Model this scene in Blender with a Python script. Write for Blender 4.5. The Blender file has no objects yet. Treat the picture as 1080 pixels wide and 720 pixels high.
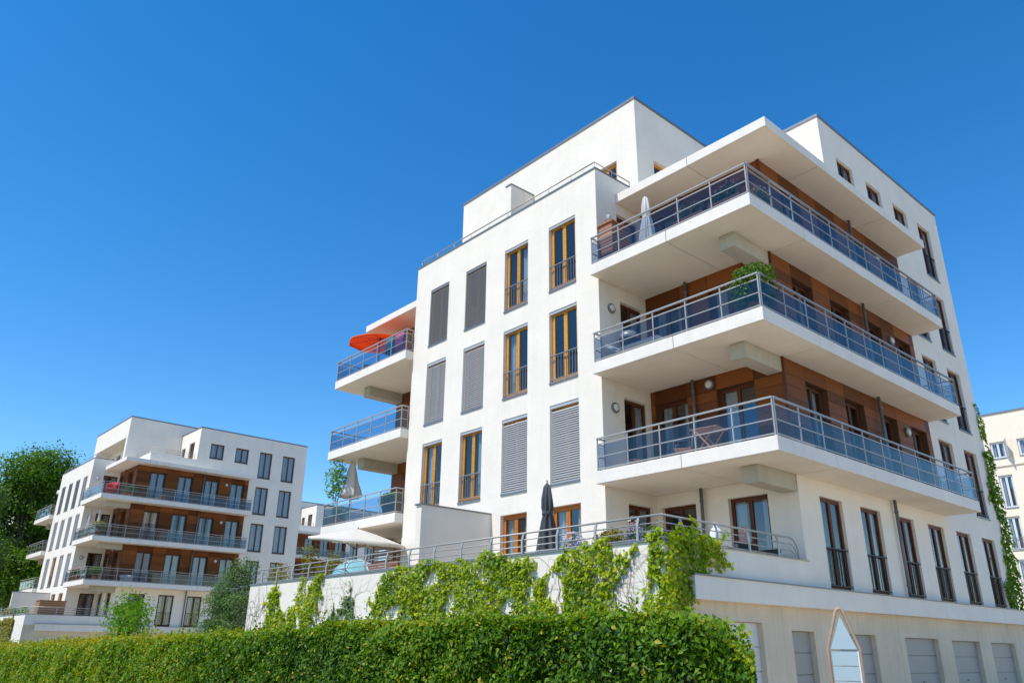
import bpy, bmesh, math, random
import numpy as np
from mathutils import Matrix, Vector
random.seed(7); RNG = np.random.default_rng(11)
R = math.radians
scene = bpy.context.scene
COL = scene.collection
# ------------------------------------------------------------------ camera
cam_d = bpy.data.cameras.new('camera'); cam = bpy.data.objects.new('camera', cam_d); COL.objects.link(cam)
cr = Vector((0.6627369, 0.7487561, 0.0120070)); cu = Vector((0.2674996, -0.2516837, 0.9301071)); cf = Vector((-0.6994453, 0.6132044, 0.3670921))
CP = Vector((13.536089, -15.163589, -0.28256))
cam.matrix_world = Matrix(((cr.x, cu.x, -cf.x, CP.x), (cr.y, cu.y, -cf.y, CP.y), (cr.z, cu.z, -cf.z, CP.z), (0, 0, 0, 1)))
cam_d.sensor_width = 36; cam_d.lens = 27.19; cam_d.clip_start = .1; cam_d.clip_end = 3000
scene.camera = cam
# ------------------------------------------------------------------ light
SUN_EL, SUN_AZ = R(56), R(9)                       # azimuth measured from -Y (front) towards -X (left)
to_sun = Vector((-math.sin(SUN_AZ)*math.cos(SUN_EL), -math.cos(SUN_AZ)*math.cos(SUN_EL), math.sin(SUN_EL)))
w = bpy.data.worlds.new('World'); scene.world = w; w.use_nodes = True
nt = w.node_tree; nt.nodes.clear()
sky = nt.nodes.new('ShaderNodeTexSky'); sky.sky_type = 'NISHITA'; sky.sun_disc = False
sky.sun_elevation = SUN_EL; sky.sun_rotation = math.atan2(to_sun.x, to_sun.y)
sky.air_density = 1.0; sky.dust_density = .02; sky.ozone_density = 3.0; sky.altitude = 0
hsv = nt.nodes.new('ShaderNodeHueSaturation'); hsv.inputs['Saturation'].default_value = 1.36; hsv.inputs['Hue'].default_value = .501; hsv.inputs['Value'].default_value = 1.0
bg = nt.nodes.new('ShaderNodeBackground'); bg.inputs['Strength'].default_value = .145
wo = nt.nodes.new('ShaderNodeOutputWorld')
nt.links.new(sky.outputs[0], hsv.inputs['Color']); nt.links.new(hsv.outputs[0], bg.inputs[0]); nt.links.new(bg.outputs[0], wo.inputs[0])
sl = bpy.data.lights.new('sun', 'SUN'); sl.energy = 3.2; sl.angle = R(.5); sl.color = (1, .95, .87)
so = bpy.data.objects.new('sun', sl); COL.objects.link(so); so.rotation_euler = (-to_sun).to_track_quat('-Z', 'Y').to_euler()
scene.view_settings.view_transform = 'Standard'; scene.view_settings.look = 'None'
scene.view_settings.exposure = 0.5; scene.view_settings.gamma = 1; scene.view_settings.use_curve_mapping = False
scene.cycles.max_bounces = 8; scene.cycles.diffuse_bounces = 4; scene.cycles.transparent_max_bounces = 16

# ------------------------------------------------------------------ materials
def new_mat(name):
    m = bpy.data.materials.new(name); m.use_nodes = True
    n = m.node_tree.nodes; b = n['Principled BSDF']; return m, m.node_tree, b
def mat_plain(name, col, rough=.6, metal=0, spec=.5, var=.0, vscale=3, bump=0, bscale=60, emi=None):
    m, t, b = new_mat(name)
    b.inputs['Base Color'].default_value = (*col, 1); b.inputs['Roughness'].default_value = rough
    b.inputs['Metallic'].default_value = metal; b.inputs['Specular IOR Level'].default_value = spec
    tc = t.nodes.new('ShaderNodeTexCoord')
    if var:
        nz = t.nodes.new('ShaderNodeTexNoise'); nz.inputs['Scale'].default_value = vscale; nz.inputs['Detail'].default_value = 6
        t.links.new(tc.outputs['Object'], nz.inputs['Vector'])
        mx = t.nodes.new('ShaderNodeMix'); mx.data_type = 'RGBA'
        mx.inputs['A'].default_value = (*[c*(1-var) for c in col], 1); mx.inputs['B'].default_value = (*[min(1, c*(1+var)) for c in col], 1)
        t.links.new(nz.outputs['Fac'], mx.inputs['Factor']); t.links.new(mx.outputs['Result'], b.inputs['Base Color'])
    if bump:
        nb = t.nodes.new('ShaderNodeTexNoise'); nb.inputs['Scale'].default_value = bscale; nb.inputs['Detail'].default_value = 4
        t.links.new(tc.outputs['Object'], nb.inputs['Vector'])
        bp = t.nodes.new('ShaderNodeBump'); bp.inputs['Strength'].default_value = bump; bp.inputs['Distance'].default_value = .02
        t.links.new(nb.outputs['Fac'], bp.inputs['Height']); t.links.new(bp.outputs[0], b.inputs['Normal'])
    return m
def mat_render(name, col, stain=.1, streak=.06):
    """mineral render: fine grain, trowel unevenness, faint rain streaks running down the wall"""
    m, t, b = new_mat(name); b.inputs['Roughness'].default_value = .9; b.inputs['Specular IOR Level'].default_value = .2
    tc = t.nodes.new('ShaderNodeTexCoord')
    n1 = t.nodes.new('ShaderNodeTexNoise'); n1.inputs['Scale'].default_value = .9; n1.inputs['Detail'].default_value = 8; n1.inputs['Roughness'].default_value = .62
    t.links.new(tc.outputs['Object'], n1.inputs['Vector'])
    mp = t.nodes.new('ShaderNodeMapping'); mp.inputs['Scale'].default_value = (5, 5, .18); t.links.new(tc.outputs['Object'], mp.inputs['Vector'])
    n2 = t.nodes.new('ShaderNodeTexNoise'); n2.inputs['Scale'].default_value = 1.2; n2.inputs['Detail'].default_value = 5
    t.links.new(mp.outputs[0], n2.inputs['Vector'])
    r1 = t.nodes.new('ShaderNodeMapRange'); r1.inputs['From Min'].default_value = .35; r1.inputs['From Max'].default_value = .75
    r1.inputs['To Min'].default_value = 1; r1.inputs['To Max'].default_value = 1-stain
    t.links.new(n1.outputs['Fac'], r1.inputs['Value'])
    r2 = t.nodes.new('ShaderNodeMapRange'); r2.inputs['From Min'].default_value = .5; r2.inputs['From Max'].default_value = .8
    r2.inputs['To Min'].default_value = 1; r2.inputs['To Max'].default_value = 1-streak
    t.links.new(n2.outputs['Fac'], r2.inputs['Value'])
    mu = t.nodes.new('ShaderNodeMath'); mu.operation = 'MULTIPLY'; t.links.new(r1.outputs[0], mu.inputs[0]); t.links.new(r2.outputs[0], mu.inputs[1])
    mx = t.nodes.new('ShaderNodeVectorMath'); mx.operation = 'SCALE'; mx.inputs[0].default_value = col
    t.links.new(mu.outputs[0], mx.inputs['Scale']); t.links.new(mx.outputs[0], b.inputs['Base Color'])
    n3 = t.nodes.new('ShaderNodeTexNoise'); n3.inputs['Scale'].default_value = 7; n3.inputs['Detail'].default_value = 10; n3.inputs['Roughness'].default_value = .7
    t.links.new(tc.outputs['Object'], n3.inputs['Vector'])
    bp = t.nodes.new('ShaderNodeBump'); bp.inputs['Strength'].default_value = .35; bp.inputs['Distance'].default_value = .03
    t.links.new(n3.outputs['Fac'], bp.inputs['Height']); t.links.new(bp.outputs[0], b.inputs['Normal'])
    return m
def mat_wood(name, col, rough=.5):
    m, t, b = new_mat(name); b.inputs['Roughness'].default_value = rough; b.inputs['Specular IOR Level'].default_value = .145
    tc = t.nodes.new('ShaderNodeTexCoord'); at = t.nodes.new('ShaderNodeAttribute'); at.attribute_name = 'tint'
    mp = t.nodes.new('ShaderNodeMapping'); mp.inputs['Scale'].default_value = (1.2, 1.2, 22); t.links.new(tc.outputs['Object'], mp.inputs['Vector'])
    nz = t.nodes.new('ShaderNodeTexNoise'); nz.inputs['Scale'].default_value = 2; nz.inputs['Detail'].default_value = 7
    t.links.new(mp.outputs[0], nz.inputs['Vector'])
    ad = t.nodes.new('ShaderNodeMath'); ad.operation = 'ADD'; t.links.new(at.outputs['Fac'], ad.inputs[0]); t.links.new(nz.outputs['Fac'], ad.inputs[1])
    rp = t.nodes.new('ShaderNodeMapRange'); rp.inputs['From Min'].default_value = .3; rp.inputs['From Max'].default_value = 1.7
    rp.inputs['To Min'].default_value = .42; rp.inputs['To Max'].default_value = 1.6
    t.links.new(ad.outputs[0], rp.inputs['Value'])
    sc = t.nodes.new('ShaderNodeVectorMath'); sc.operation = 'SCALE'; sc.inputs[0].default_value = col
    t.links.new(rp.outputs[0], sc.inputs['Scale']); t.links.new(sc.outputs[0], b.inputs['Base Color'])
    return m
def mat_glass(name, tint, refl=1.0, ior=1.5):
    m = bpy.data.materials.new(name); m.use_nodes = True; t = m.node_tree; t.nodes.clear()
    tr = t.nodes.new('ShaderNodeBsdfTransparent'); tr.inputs[0].default_value = (*tint, 1)
    gl = t.nodes.new('ShaderNodeBsdfGlossy'); gl.inputs['Roughness'].default_value = .02; gl.inputs['Color'].default_value = (refl, refl, refl, 1)
    ge = t.nodes.new('ShaderNodeNewGeometry'); dp = t.nodes.new('ShaderNodeVectorMath'); dp.operation = 'DOT_PRODUCT'
    t.links.new(ge.outputs['Normal'], dp.inputs[0]); t.links.new(ge.outputs['Incoming'], dp.inputs[1])
    ab = t.nodes.new('ShaderNodeMath'); ab.operation = 'ABSOLUTE'; t.links.new(dp.outputs['Value'], ab.inputs[0])
    om = t.nodes.new('ShaderNodeMath'); om.operation = 'SUBTRACT'; om.inputs[0].default_value = 1; t.links.new(ab.outputs[0], om.inputs[1])
    pw = t.nodes.new('ShaderNodeMath'); pw.operation = 'POWER'; pw.inputs[1].default_value = 5; t.links.new(om.outputs[0], pw.inputs[0])
    fr = t.nodes.new('ShaderNodeMapRange'); fr.inputs['To Min'].default_value = ((ior-1)/(ior+1))**2; fr.inputs['To Max'].default_value = 1
    t.links.new(pw.outputs[0], fr.inputs['Value'])
    mx = t.nodes.new('ShaderNodeMixShader'); o = t.nodes.new('ShaderNodeOutputMaterial')
    t.links.new(fr.outputs[0], mx.inputs[0]); t.links.new(tr.outputs[0], mx.inputs[1]); t.links.new(gl.outputs[0], mx.inputs[2]); t.links.new(mx.outputs[0], o.inputs[0])
    return m
def mat_leaf(name, cols, trans=.35, rough=.5):
    m = bpy.data.materials.new(name); m.use_nodes = True; t = m.node_tree; b = t.nodes['Principled BSDF']
    at = t.nodes.new('ShaderNodeAttribute'); at.attribute_name = 'tint'
    rp = t.nodes.new('ShaderNodeValToRGB'); el = rp.color_ramp.elements
    while len(el) < len(cols): el.new(.5)
    for i, c in enumerate(cols): el[i].position = i/(len(cols)-1); el[i].color = (*c, 1)
    t.links.new(at.outputs['Fac'], rp.inputs[0]); t.links.new(rp.outputs[0], b.inputs['Base Color'])
    b.inputs['Roughness'].default_value = rough; b.inputs['Specular IOR Level'].default_value = .25
    tl = t.nodes.new('ShaderNodeBsdfTranslucent'); hs = t.nodes.new('ShaderNodeHueSaturation'); hs.inputs['Value'].default_value = 1.5; hs.inputs['Saturation'].default_value = 1.1; hs.inputs['Hue'].default_value = .485
    t.links.new(rp.outputs[0], hs.inputs['Color']); t.links.new(hs.outputs[0], tl.inputs[0])
    mx = t.nodes.new('ShaderNodeMixShader'); mx.inputs[0].default_value = trans
    t.links.new(b.outputs[0], mx.inputs[1]); t.links.new(tl.outputs[0], mx.inputs[2]); t.links.new(mx.outputs[0], t.nodes['Material Output'].inputs[0])
    return m
M = {}
M['render'] = mat_render('white render', (.85, .775, .665), .10, .05)
M['soffit'] = mat_render('painted concrete', (.86, .77, .63), .10, .0)
M['fascia'] = mat_render('balcony fascia paint', (.84, .775, .685), .12, .07)
M['concrete'] = mat_render('raw concrete', (.52, .48, .38), .25, .1)
M['garage_wall'] = mat_render('base render', (.72, .60, .44), .18, .14)
M['board'] = mat_wood('larch boards', (.175, .055, .013))
M['board_back'] = mat_plain('board battens', (.10, .04, .015), .8)
M['frame_oak'] = mat_wood('honey window wood', (.58, .27, .045), .45)
M['frame_red'] = mat_wood('red brown window wood', (.125, .04, .016), .45)
M['frame_dark'] = mat_wood('dark brown window wood', (.14, .06, .03), .45)
M['pane'] = mat_glass('window glass', (.72, .78, .80), .95, 2.0)
M['rail_glass'] = mat_glass('balcony glass', (.50, .56, .65), 1.0, 1.65)
M['steel'] = mat_plain('brushed steel', (.40, .38, .35), .4, .3, var=.06)
M['steel_light'] = mat_plain('galvanised bar', (.24, .235, .23), .45, .3)
M['steel_dark'] = mat_plain('grey painted steel', (.16, .165, .175), .45, .3)
M['juliet_dark'] = mat_plain('black brown steel', (.03, .03, .034), .5, .2, spec=.3)
M['zinc'] = mat_plain('zinc coping', (.20, .215, .235), .45, .4, var=.1)
M['slat'] = mat_plain('grey blind slat', (.50, .48, .46), .45, .3)
M['slat_brown'] = mat_plain('bronze blind slat', (.235, .225, .22), .45, .2)
M['curtain'] = mat_plain('curtain cloth', (.52, .53, .54), .9, 0, .1)
M['interior'] = mat_plain('room plaster', (.42, .40, .37), .9)
M['floorpave'] = mat_plain('terrace paving', (.50, .46, .40), .85, var=.1)
M['door_grey'] = mat_plain('garage door paint', (.31, .29, .265), .5, var=.08, vscale=1.5)
M['door_white'] = mat_plain('white door paint', (.66, .65, .62), .5)
M['lamp_white'] = mat_plain('lamp opal', (.62, .61, .58), .3)
M['white_cloth'] = mat_plain('white parasol cloth', (.78, .75, .70), .85)
M['beige_cloth'] = mat_plain('cream parasol cloth', (.80, .755, .67), .85)
M['orange_cloth'] = mat_plain('orange parasol cloth', (.86, .15, .02), .8)
M['dark_cloth'] = mat_plain('charcoal parasol cloth', (.06, .062, .068), .8)
M['terracotta'] = mat_plain('terracotta', (.36, .13, .06), .8, var=.15)
M['brown_wood'] = mat_plain('garden wood', (.26, .10, .04), .6, var=.2, vscale=8)
M['pale_wood'] = mat_plain('oiled table wood', (.55, .27, .12), .5, var=.15, vscale=8)
M['white_plastic'] = mat_plain('white plastic', (.8, .8, .8), .35)
M['turq'] = mat_plain('turquoise tent cloth', (.30, .62, .66), .7, var=.25, vscale=6)
M['black'] = mat_plain('black cloth', (.025, .025, .028), .7)
M['skin'] = mat_plain('skin', (.55, .30, .22), .55)
M['lavender'] = mat_plain('lavender shirt', (.30, .30, .55), .85)
M['hair'] = mat_plain('brown hair', (.06, .035, .02), .6)
M['red_cloth'] = mat_plain('red cushion', (.62, .02, .02), .8)
M['pink_cloth'] = mat_plain('pink towel', (.60, .12, .25), .9)
M['teal_cloth'] = mat_plain('teal towel', (.05, .22, .28), .9)
M['bark'] = mat_plain('bark', (.12, .085, .06), .9, var=.3, vscale=9, bump=.5, bscale=25)
M['twig'] = mat_plain('vine stem', (.20, .14, .10), .9, var=.2)
M['rust'] = mat_plain('weathered steel tube', (.40, .27, .19), .6, var=.25, vscale=10)
M['panel'] = mat_plain('pale painted board', (.42, .53, .56), .5, var=.07, vscale=6)
M['cream'] = mat_render('cream render', (.86, .755, .60), .05, .03)
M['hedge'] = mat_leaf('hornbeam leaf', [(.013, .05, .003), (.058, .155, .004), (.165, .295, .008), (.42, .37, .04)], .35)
M['ivy'] = mat_leaf('creeper leaf', [(.07, .18, .004), (.27, .38, .006), (.50, .52, .015)], .40)
M['creeper_mid'] = mat_leaf('mid green creeper leaf', [(.04, .12, .005), (.13, .27, .008), (.28, .40, .012)], .4)
M['ivy_dark'] = mat_leaf('dark creeper leaf', [(.035, .10, .005), (.10, .20, .008), (.22, .31, .012)], .35)
M['tree'] = mat_leaf('maple leaf', [(.03, .085, .007), (.095, .21, .01), (.19, .33, .018)], .38)
M['olive'] = mat_leaf('olive shrub leaf', [(.05, .11, .02), (.12, .20, .05), (.20, .29, .09)], .35)
M['shrub'] = mat_leaf('grey green shrub leaf', [(.05, .11, .03), (.13, .22, .06), (.25, .34, .13)], .35)
M['bright'] = mat_leaf('young tree leaf', [(.06, .17, .01), (.13, .30, .015), (.22, .42, .03)], .4)
M['pot_green'] = mat_leaf('pot plant leaf', [(.03, .09, .01), (.08, .17, .02), (.16, .26, .04)], .3)
M['yellow_green'] = mat_leaf('box plant leaf', [(.09, .12, .015), (.25, .24, .03), (.38, .30, .05)], .3)
M['flower_pink'] = mat_leaf('pink petal', [(.5, .12, .25), (.65, .3, .4), (.75, .6, .6)], .3)
M['flower_violet'] = mat_leaf('violet petal', [(.20, .15, .45), (.40, .34, .62), (.7, .65, .75)], .3)
M['flower_white'] = mat_leaf('white petal', [(.45, .40, .55), (.7, .68, .75), (.8, .78, .8)], .3)
M['ground'] = mat_plain('paving ground', (.50, .41, .295), .9, var=.1, vscale=.6)
M['asphalt'] = mat_plain('asphalt', (.055, .055, .057), .9, var=.15, vscale=2)
M['grass'] = mat_plain('lawn soil', (.06, .10, .025), .95, var=.3, vscale=2)

def translucent(name, col, amt):
    m = M[name]; t = m.node_tree; b = t.nodes['Principled BSDF']; tl = t.nodes.new('ShaderNodeBsdfTranslucent'); tl.inputs[0].default_value = (*col, 1)
    mx = t.nodes.new('ShaderNodeMixShader'); mx.inputs[0].default_value = amt
    t.links.new(b.outputs[0], mx.inputs[1]); t.links.new(tl.outputs[0], mx.inputs[2]); t.links.new(mx.outputs[0], t.nodes['Material Output'].inputs[0])
translucent('orange_cloth', (.98, .20, .03), .5); translucent('beige_cloth', (.78, .72, .6), .25); translucent('white_cloth', (.8, .76, .7), .25); translucent('turq', (.3, .65, .7), .3)
# ------------------------------------------------------------------ mesh helper
class MB:
    def __init__(s): s.v = []; s.f = []; s.t = []; s.smooth = []
    def add(s, vs, fs, tint=.5, smooth=False):
        o = len(s.v); s.v += [tuple(v) for v in vs]
        for f in fs: s.f.append(tuple(i+o for i in f)); s.t.append(tint); s.smooth.append(smooth)
    def box(s, x0, x1, y0, y1, z0, z1, tint=.5, fn=None):
        vs = [(x, y, z) for z in (z0, z1) for y in (y0, y1) for x in (x0, x1)]
        if fn: vs = [fn(*v) for v in vs]
        s.add(vs, [(0, 2, 3, 1), (4, 5, 7, 6), (0, 1, 5, 4), (2, 6, 7, 3), (0, 4, 6, 2), (1, 3, 7, 5)], tint)
    def quad(s, a, b, c, d, tint=.5): s.add([a, b, c, d], [(0, 1, 2, 3)], tint)
    def prism(s, poly, z0, z1, tint=.5):
        n = len(poly)
        s.add([(x, y, z0) for x, y in poly]+[(x, y, z1) for x, y in poly],
              [tuple(range(n-1, -1, -1)), tuple(range(n, 2*n))]+[(i, (i+1) % n, (i+1) % n+n, i+n) for i in range(n)], tint)
    def tube(s, pts, r, n=6, tint=.5, smooth=True, cap=True):
        pts = [Vector(p) for p in pts]; rs = r if isinstance(r, (list, tuple)) else [r]*len(pts)
        vs = []; fs = []; ref = None
        for i, p in enumerate(pts):
            d = (pts[min(i+1, len(pts)-1)]-pts[max(i-1, 0)]).normalized()
            if ref is None: ref = d.orthogonal().normalized()
            ref = (ref-d*ref.dot(d)); ref = ref.normalized() if ref.length > 1e-6 else d.orthogonal().normalized()
            b = d.cross(ref)
            for k in range(n):
                a = 2*math.pi*(k+.5)/n; vs.append(p+(ref*math.cos(a)+b*math.sin(a))*rs[i])
        for i in range(len(pts)-1):
            for k in range(n): fs.append((i*n+k, i*n+(k+1) % n, (i+1)*n+(k+1) % n, (i+1)*n+k))
        if cap: fs += [tuple(range(n-1, -1, -1)), tuple((len(pts)-1)*n+k for k in range(n))]
        s.add(vs, fs, tint, smooth)
    def lathe(s, prof, n=16, c=(0, 0, 0), fl=None, smooth=True):
        vs = []; fs = []
        for i, (r, z) in enumerate(prof):
            for k in range(n):
                a = 2*math.pi*k/n; q = r*(fl(k, n, i) if fl else 1)
                vs.append((c[0]+q*math.cos(a), c[1]+q*math.sin(a), c[2]+z))
        for i in range(len(prof)-1):
            for k in range(n): fs.append((i*n+k, i*n+(k+1) % n, (i+1)*n+(k+1) % n, (i+1)*n+k))
        fs += [tuple(range(n-1, -1, -1)), tuple((len(prof)-1)*n+k for k in range(n))]
        s.add(vs, fs, .5, smooth)
    def mesh(s, name):
        me = bpy.data.meshes.new(name); me.from_pydata(s.v, [], s.f)
        a = me.attributes.new('tint', 'FLOAT', 'FACE'); a.data.foreach_set('value', s.t)
        me.polygons.foreach_set('use_smooth', s.smooth); me.update(); return me
    def build(s, name, mat, parent=None, loc=None, rz=0, bevel=0):
        return link(name, s.mesh(name), mat, parent, loc, rz, bevel)
def link(name, me, mat, parent=None, loc=None, rz=0, bevel=0):
    if not me.materials: me.materials.append(mat)
    o = bpy.data.objects.new(name, me); COL.objects.link(o); o.parent = parent
    if loc: o.location = loc
    if rz: o.rotation_euler = (0, 0, rz)
    if bevel:
        b = o.modifiers.new('bevel', 'BEVEL'); b.width = bevel; b.segments = 2; b.limit_method = 'ANGLE'; b.angle_limit = R(50)
    return o
def thing(name, label, cat, loc=(0, 0, 0), rz=0, group=None):
    o = bpy.data.objects.new(name, None); COL.objects.link(o); o.location = loc; o.rotation_euler = (0, 0, rz); o.empty_display_size = .2
    return tag(o, label, cat, group)
def tag(o, label, cat, group=None, kind=None):
    if label: o['label'] = label
    if cat: o['category'] = cat
    if group: o['group'] = group
    if kind: o['kind'] = kind
    return o
def leaf_mesh(name, C, N, size, tint, asp=.55, fold=.22):
    """many separate folded leaves, each two triangles"""
    C = np.asarray(C, float); n = len(C); N = np.asarray(N, float); N = N/np.maximum(np.linalg.norm(N, axis=1, keepdims=True), 1e-6)
    T = RNG.normal(size=(n, 3)); T[:, 2] -= .7; T -= N*(T*N).sum(1, keepdims=True); T /= np.maximum(np.linalg.norm(T, axis=1, keepdims=True), 1e-6)
    B = np.cross(N, T); s = np.asarray(size).reshape(-1, 1)*np.ones((n, 1))
    V = np.empty((n, 4, 3)); V[:, 0] = C-T*s*.5; V[:, 2] = C+T*s*.5
    V[:, 1] = C+B*s*asp*.5+N*s*fold-T*s*.08; V[:, 3] = C-B*s*asp*.5+N*s*fold-T*s*.08
    base = np.arange(n)*4; F = np.stack([base, base+1, base+2, base, base+2, base+3], 1).reshape(-1)
    me = bpy.data.meshes.new(name); me.vertices.add(n*4); me.vertices.foreach_set('co', V.reshape(-1))
    me.loops.add(n*6); me.loops.foreach_set('vertex_index', F.astype(np.int32)); me.polygons.add(n*2)
    me.polygons.foreach_set('loop_start', (np.arange(n*2)*3).astype(np.int32)); me.polygons.foreach_set('loop_total', np.full(n*2, 3, np.int32))
    a = me.attributes.new('tint', 'FLOAT', 'FACE'); a.data.foreach_set('value', np.repeat(np.clip(tint, 0, 1), 2).astype(np.float32))
    me.update(calc_edges=True); return me
def noise3(P, seed, f):
    r = np.random.default_rng(seed); out = 0
    for _ in range(6):
        k = r.normal(size=3)*f; out = out+np.sin(P@k+r.uniform(0, 6.3))
    return out/6

# ------------------------------------------------------------------ ground
g = MB(); g.quad((-400, -400, -2.12), (400, -400, -2.12), (400, 600, -2.12), (-400, 600, -2.12)); tag(g.build('ground', M['ground']), 'light paved ground round the buildings', None, kind='structure')
g = MB(); g.quad((-200, -60, -2.108), (200, -60, -2.108), (200, -22, -2.108), (-200, -22, -2.108)); tag(g.build('road', M['asphalt']), 'grey asphalt street', None, kind='structure')
g = MB(); g.quad((-200, -10, -2.104), (9.8, -10, -2.104), (6.0, -3.25, -2.104), (-200, -3.25, -2.104)); tag(g.build('planting_bed', M['grass']), 'strip of soil and lawn under the hedge', None, kind='structure')
g = MB(); g.box(-200, 200, -22, -21.8, -2.12, -2.0); tag(g.build('kerb', M['concrete']), 'low concrete kerb beside the street', None, kind='structure')

# ------------------------------------------------------------------ the apartment building (built three times)
D, EJ, A, PR, L, E_ = 2.13, .34, 4.22, 1.01, 9.38, 15.9      # recess depth, slab projection, side facade, side balcony, tower width, end
ZS, TS, H = 3.66, .33, 3.0
ZT, ZP = 13.43, 16.29
FL = [1.05, 3.95, 6.94, 9.92]
CC = {}
def cached(key, fn):
    if key not in CC: CC[key] = fn()
    return CC[key]
def wall_cells(mb, fn, x0, x1, z0, z1, ops, depth):
    """sheet in local (x,z) with openings and reveals going to y=depth; fn maps (x,y,z) to building space"""
    xs = sorted({x0, x1, *[c for o in ops for c in o[:2] if x0 < c < x1]}); zs = sorted({z0, z1, *[c for o in ops for c in o[2:4] if z0 < c < z1]})
    for i in range(len(xs)-1):
        for k in range(len(zs)-1):
            cx, cz = (xs[i]+xs[i+1])/2, (zs[k]+zs[k+1])/2
            if any(o[0] < cx < o[1] and o[2] < cz < o[3] for o in ops): continue
            mb.quad(fn(xs[i], 0, zs[k]), fn(xs[i+1], 0, zs[k]), fn(xs[i+1], 0, zs[k+1]), fn(xs[i], 0, zs[k+1]))
    for a, b, c, d in [o[:4] for o in ops]:
        dd = depth
        mb.quad(fn(a, 0, c), fn(a, 0, d), fn(a, dd, d), fn(a, dd, c)); mb.quad(fn(b, 0, c), fn(b, dd, c), fn(b, dd, d), fn(b, 0, d))
        mb.quad(fn(a, 0, d), fn(b, 0, d), fn(b, dd, d), fn(a, dd, d)); mb.quad(fn(a, 0, c), fn(a, dd, c), fn(b, dd, c), fn(b, 0, c))
FRONT = lambda v: (lambda x, y, z: (x, v+y, z))            # wall facing -Y
SIDE = lambda u: (lambda x, y, z: (u-y, x, z))             # wall facing +X, x runs along +Y
BACKSIDE = lambda u: (lambda x, y, z: (u+y, -x, z))        # wall facing -X
def place(kind, plane, x, z):
    if kind == 'front': return (x, plane, z), 0
    if kind == 'side': return (plane, x, z), math.pi/2
    if kind == 'back': return (plane, -x, z), -math.pi/2
def frame_mesh(w, h, y0, two=True, slim=False):
    mb = MB(); t = .042 if slim else .06
    mb.box(0, t, y0, y0+.07, 0, h, .5); mb.box(w-t, w, y0, y0+.07, 0, h, .4); mb.box(t, w-t, y0, y0+.07, h-t, h, .45); mb.box(t, w-t, y0, y0+.07, 0, t+.02, .5)
    n = 2 if two else 1; sw = (w-2*t)/n
    for k in range(n):
        a = t+k*sw+.004; b = a+sw-.008; s = .048 if slim else .066; yy = y0-.016; z0, z1 = t+.024, h-t-.004
        tt = .35+.3*random.random()
        mb.box(a, a+s, yy, yy+.06, z0, z1, tt); mb.box(b-s, b, yy, yy+.06, z0, z1, tt); mb.box(a+s, b-s, yy, yy+.06, z1-s, z1, tt); mb.box(a+s, b-s, yy, yy+.06, z0, z0+s*1.3, tt)
    return mb.mesh('window')
def pane_mesh(w, h, y0, two=True):
    mb = MB(); n = 2 if two else 1; sw = (w-.12)/n
    for k in range(n):
        a = .06+k*sw+.03; b = .06+(k+1)*sw-.03; mb.quad((a, y0+.02, .12), (b, y0+.02, .12), (b, y0+.02, h-.09), (a, y0+.02, h-.09))
    return mb.mesh('pane')
def curtain_mesh(w, h, y0, part):
    mb = MB(); segs = 26
    spans = {'full': [(.05, w-.05)], 'left': [(.05, w*.42)], 'right': [(w*.55, w-.05)], 'both': [(.05, w*.30), (w*.72, w-.05)]}[part]
    for a, b in spans:
        for i in range(segs):
            x0, x1 = a+(b-a)*i/segs, a+(b-a)*(i+1)/segs; f = lambda x: y0+.14+.03*math.sin(x*42)
            mb.add([(x0, f(x0), .05), (x1, f(x1), .05), (x1, f(x1), h-.05), (x0, f(x0), h-.05)], [(0, 1, 2, 3)], .5, True)
    return mb.mesh('curtain')
def blind_mesh(w, h, tilt):
    mb = MB(); p = .066; n = int((h-.16)/p); c, s = math.cos(tilt), math.sin(tilt); q = .036
    for k in range(n):
        z = .07+k*p; y = .055
        jz = random.uniform(-.003, .003)
        pts = []
        for dx in (.03, w-.03):
            for t in (-1, -.33, .33, 1): pts.append((dx, y+t*q*c, z+t*q*s*1+.006*(1-t*t)+jz))
        mb.add(pts, [(0, 1, 5, 4), (1, 2, 6, 5), (2, 3, 7, 6)], .5)
    mb.box(.0, .028, .035, .075, 0, h); mb.box(w-.028, w, .035, .075, 0, h); mb.box(.03, w-.03, .035, .075, .025, .06)
    mb.box(.0, w, .02, .1, h-.1, h)
    return mb.mesh('blind')
def juliet_mesh(w, top, r, gap):
    mb = MB(); y = .022
    mb.box(0, w, y-.018, y+.018, top-.015, top+.015); mb.box(0, w, y-.012, y+.012, .09, .115)
    n = max(3, int(w/gap))
    for k in range(1, n): x = w*k/n; mb.box(x-r, x+r, y-r, y+r, .115, top-.015)
    return mb.mesh('window_railing')
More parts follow.
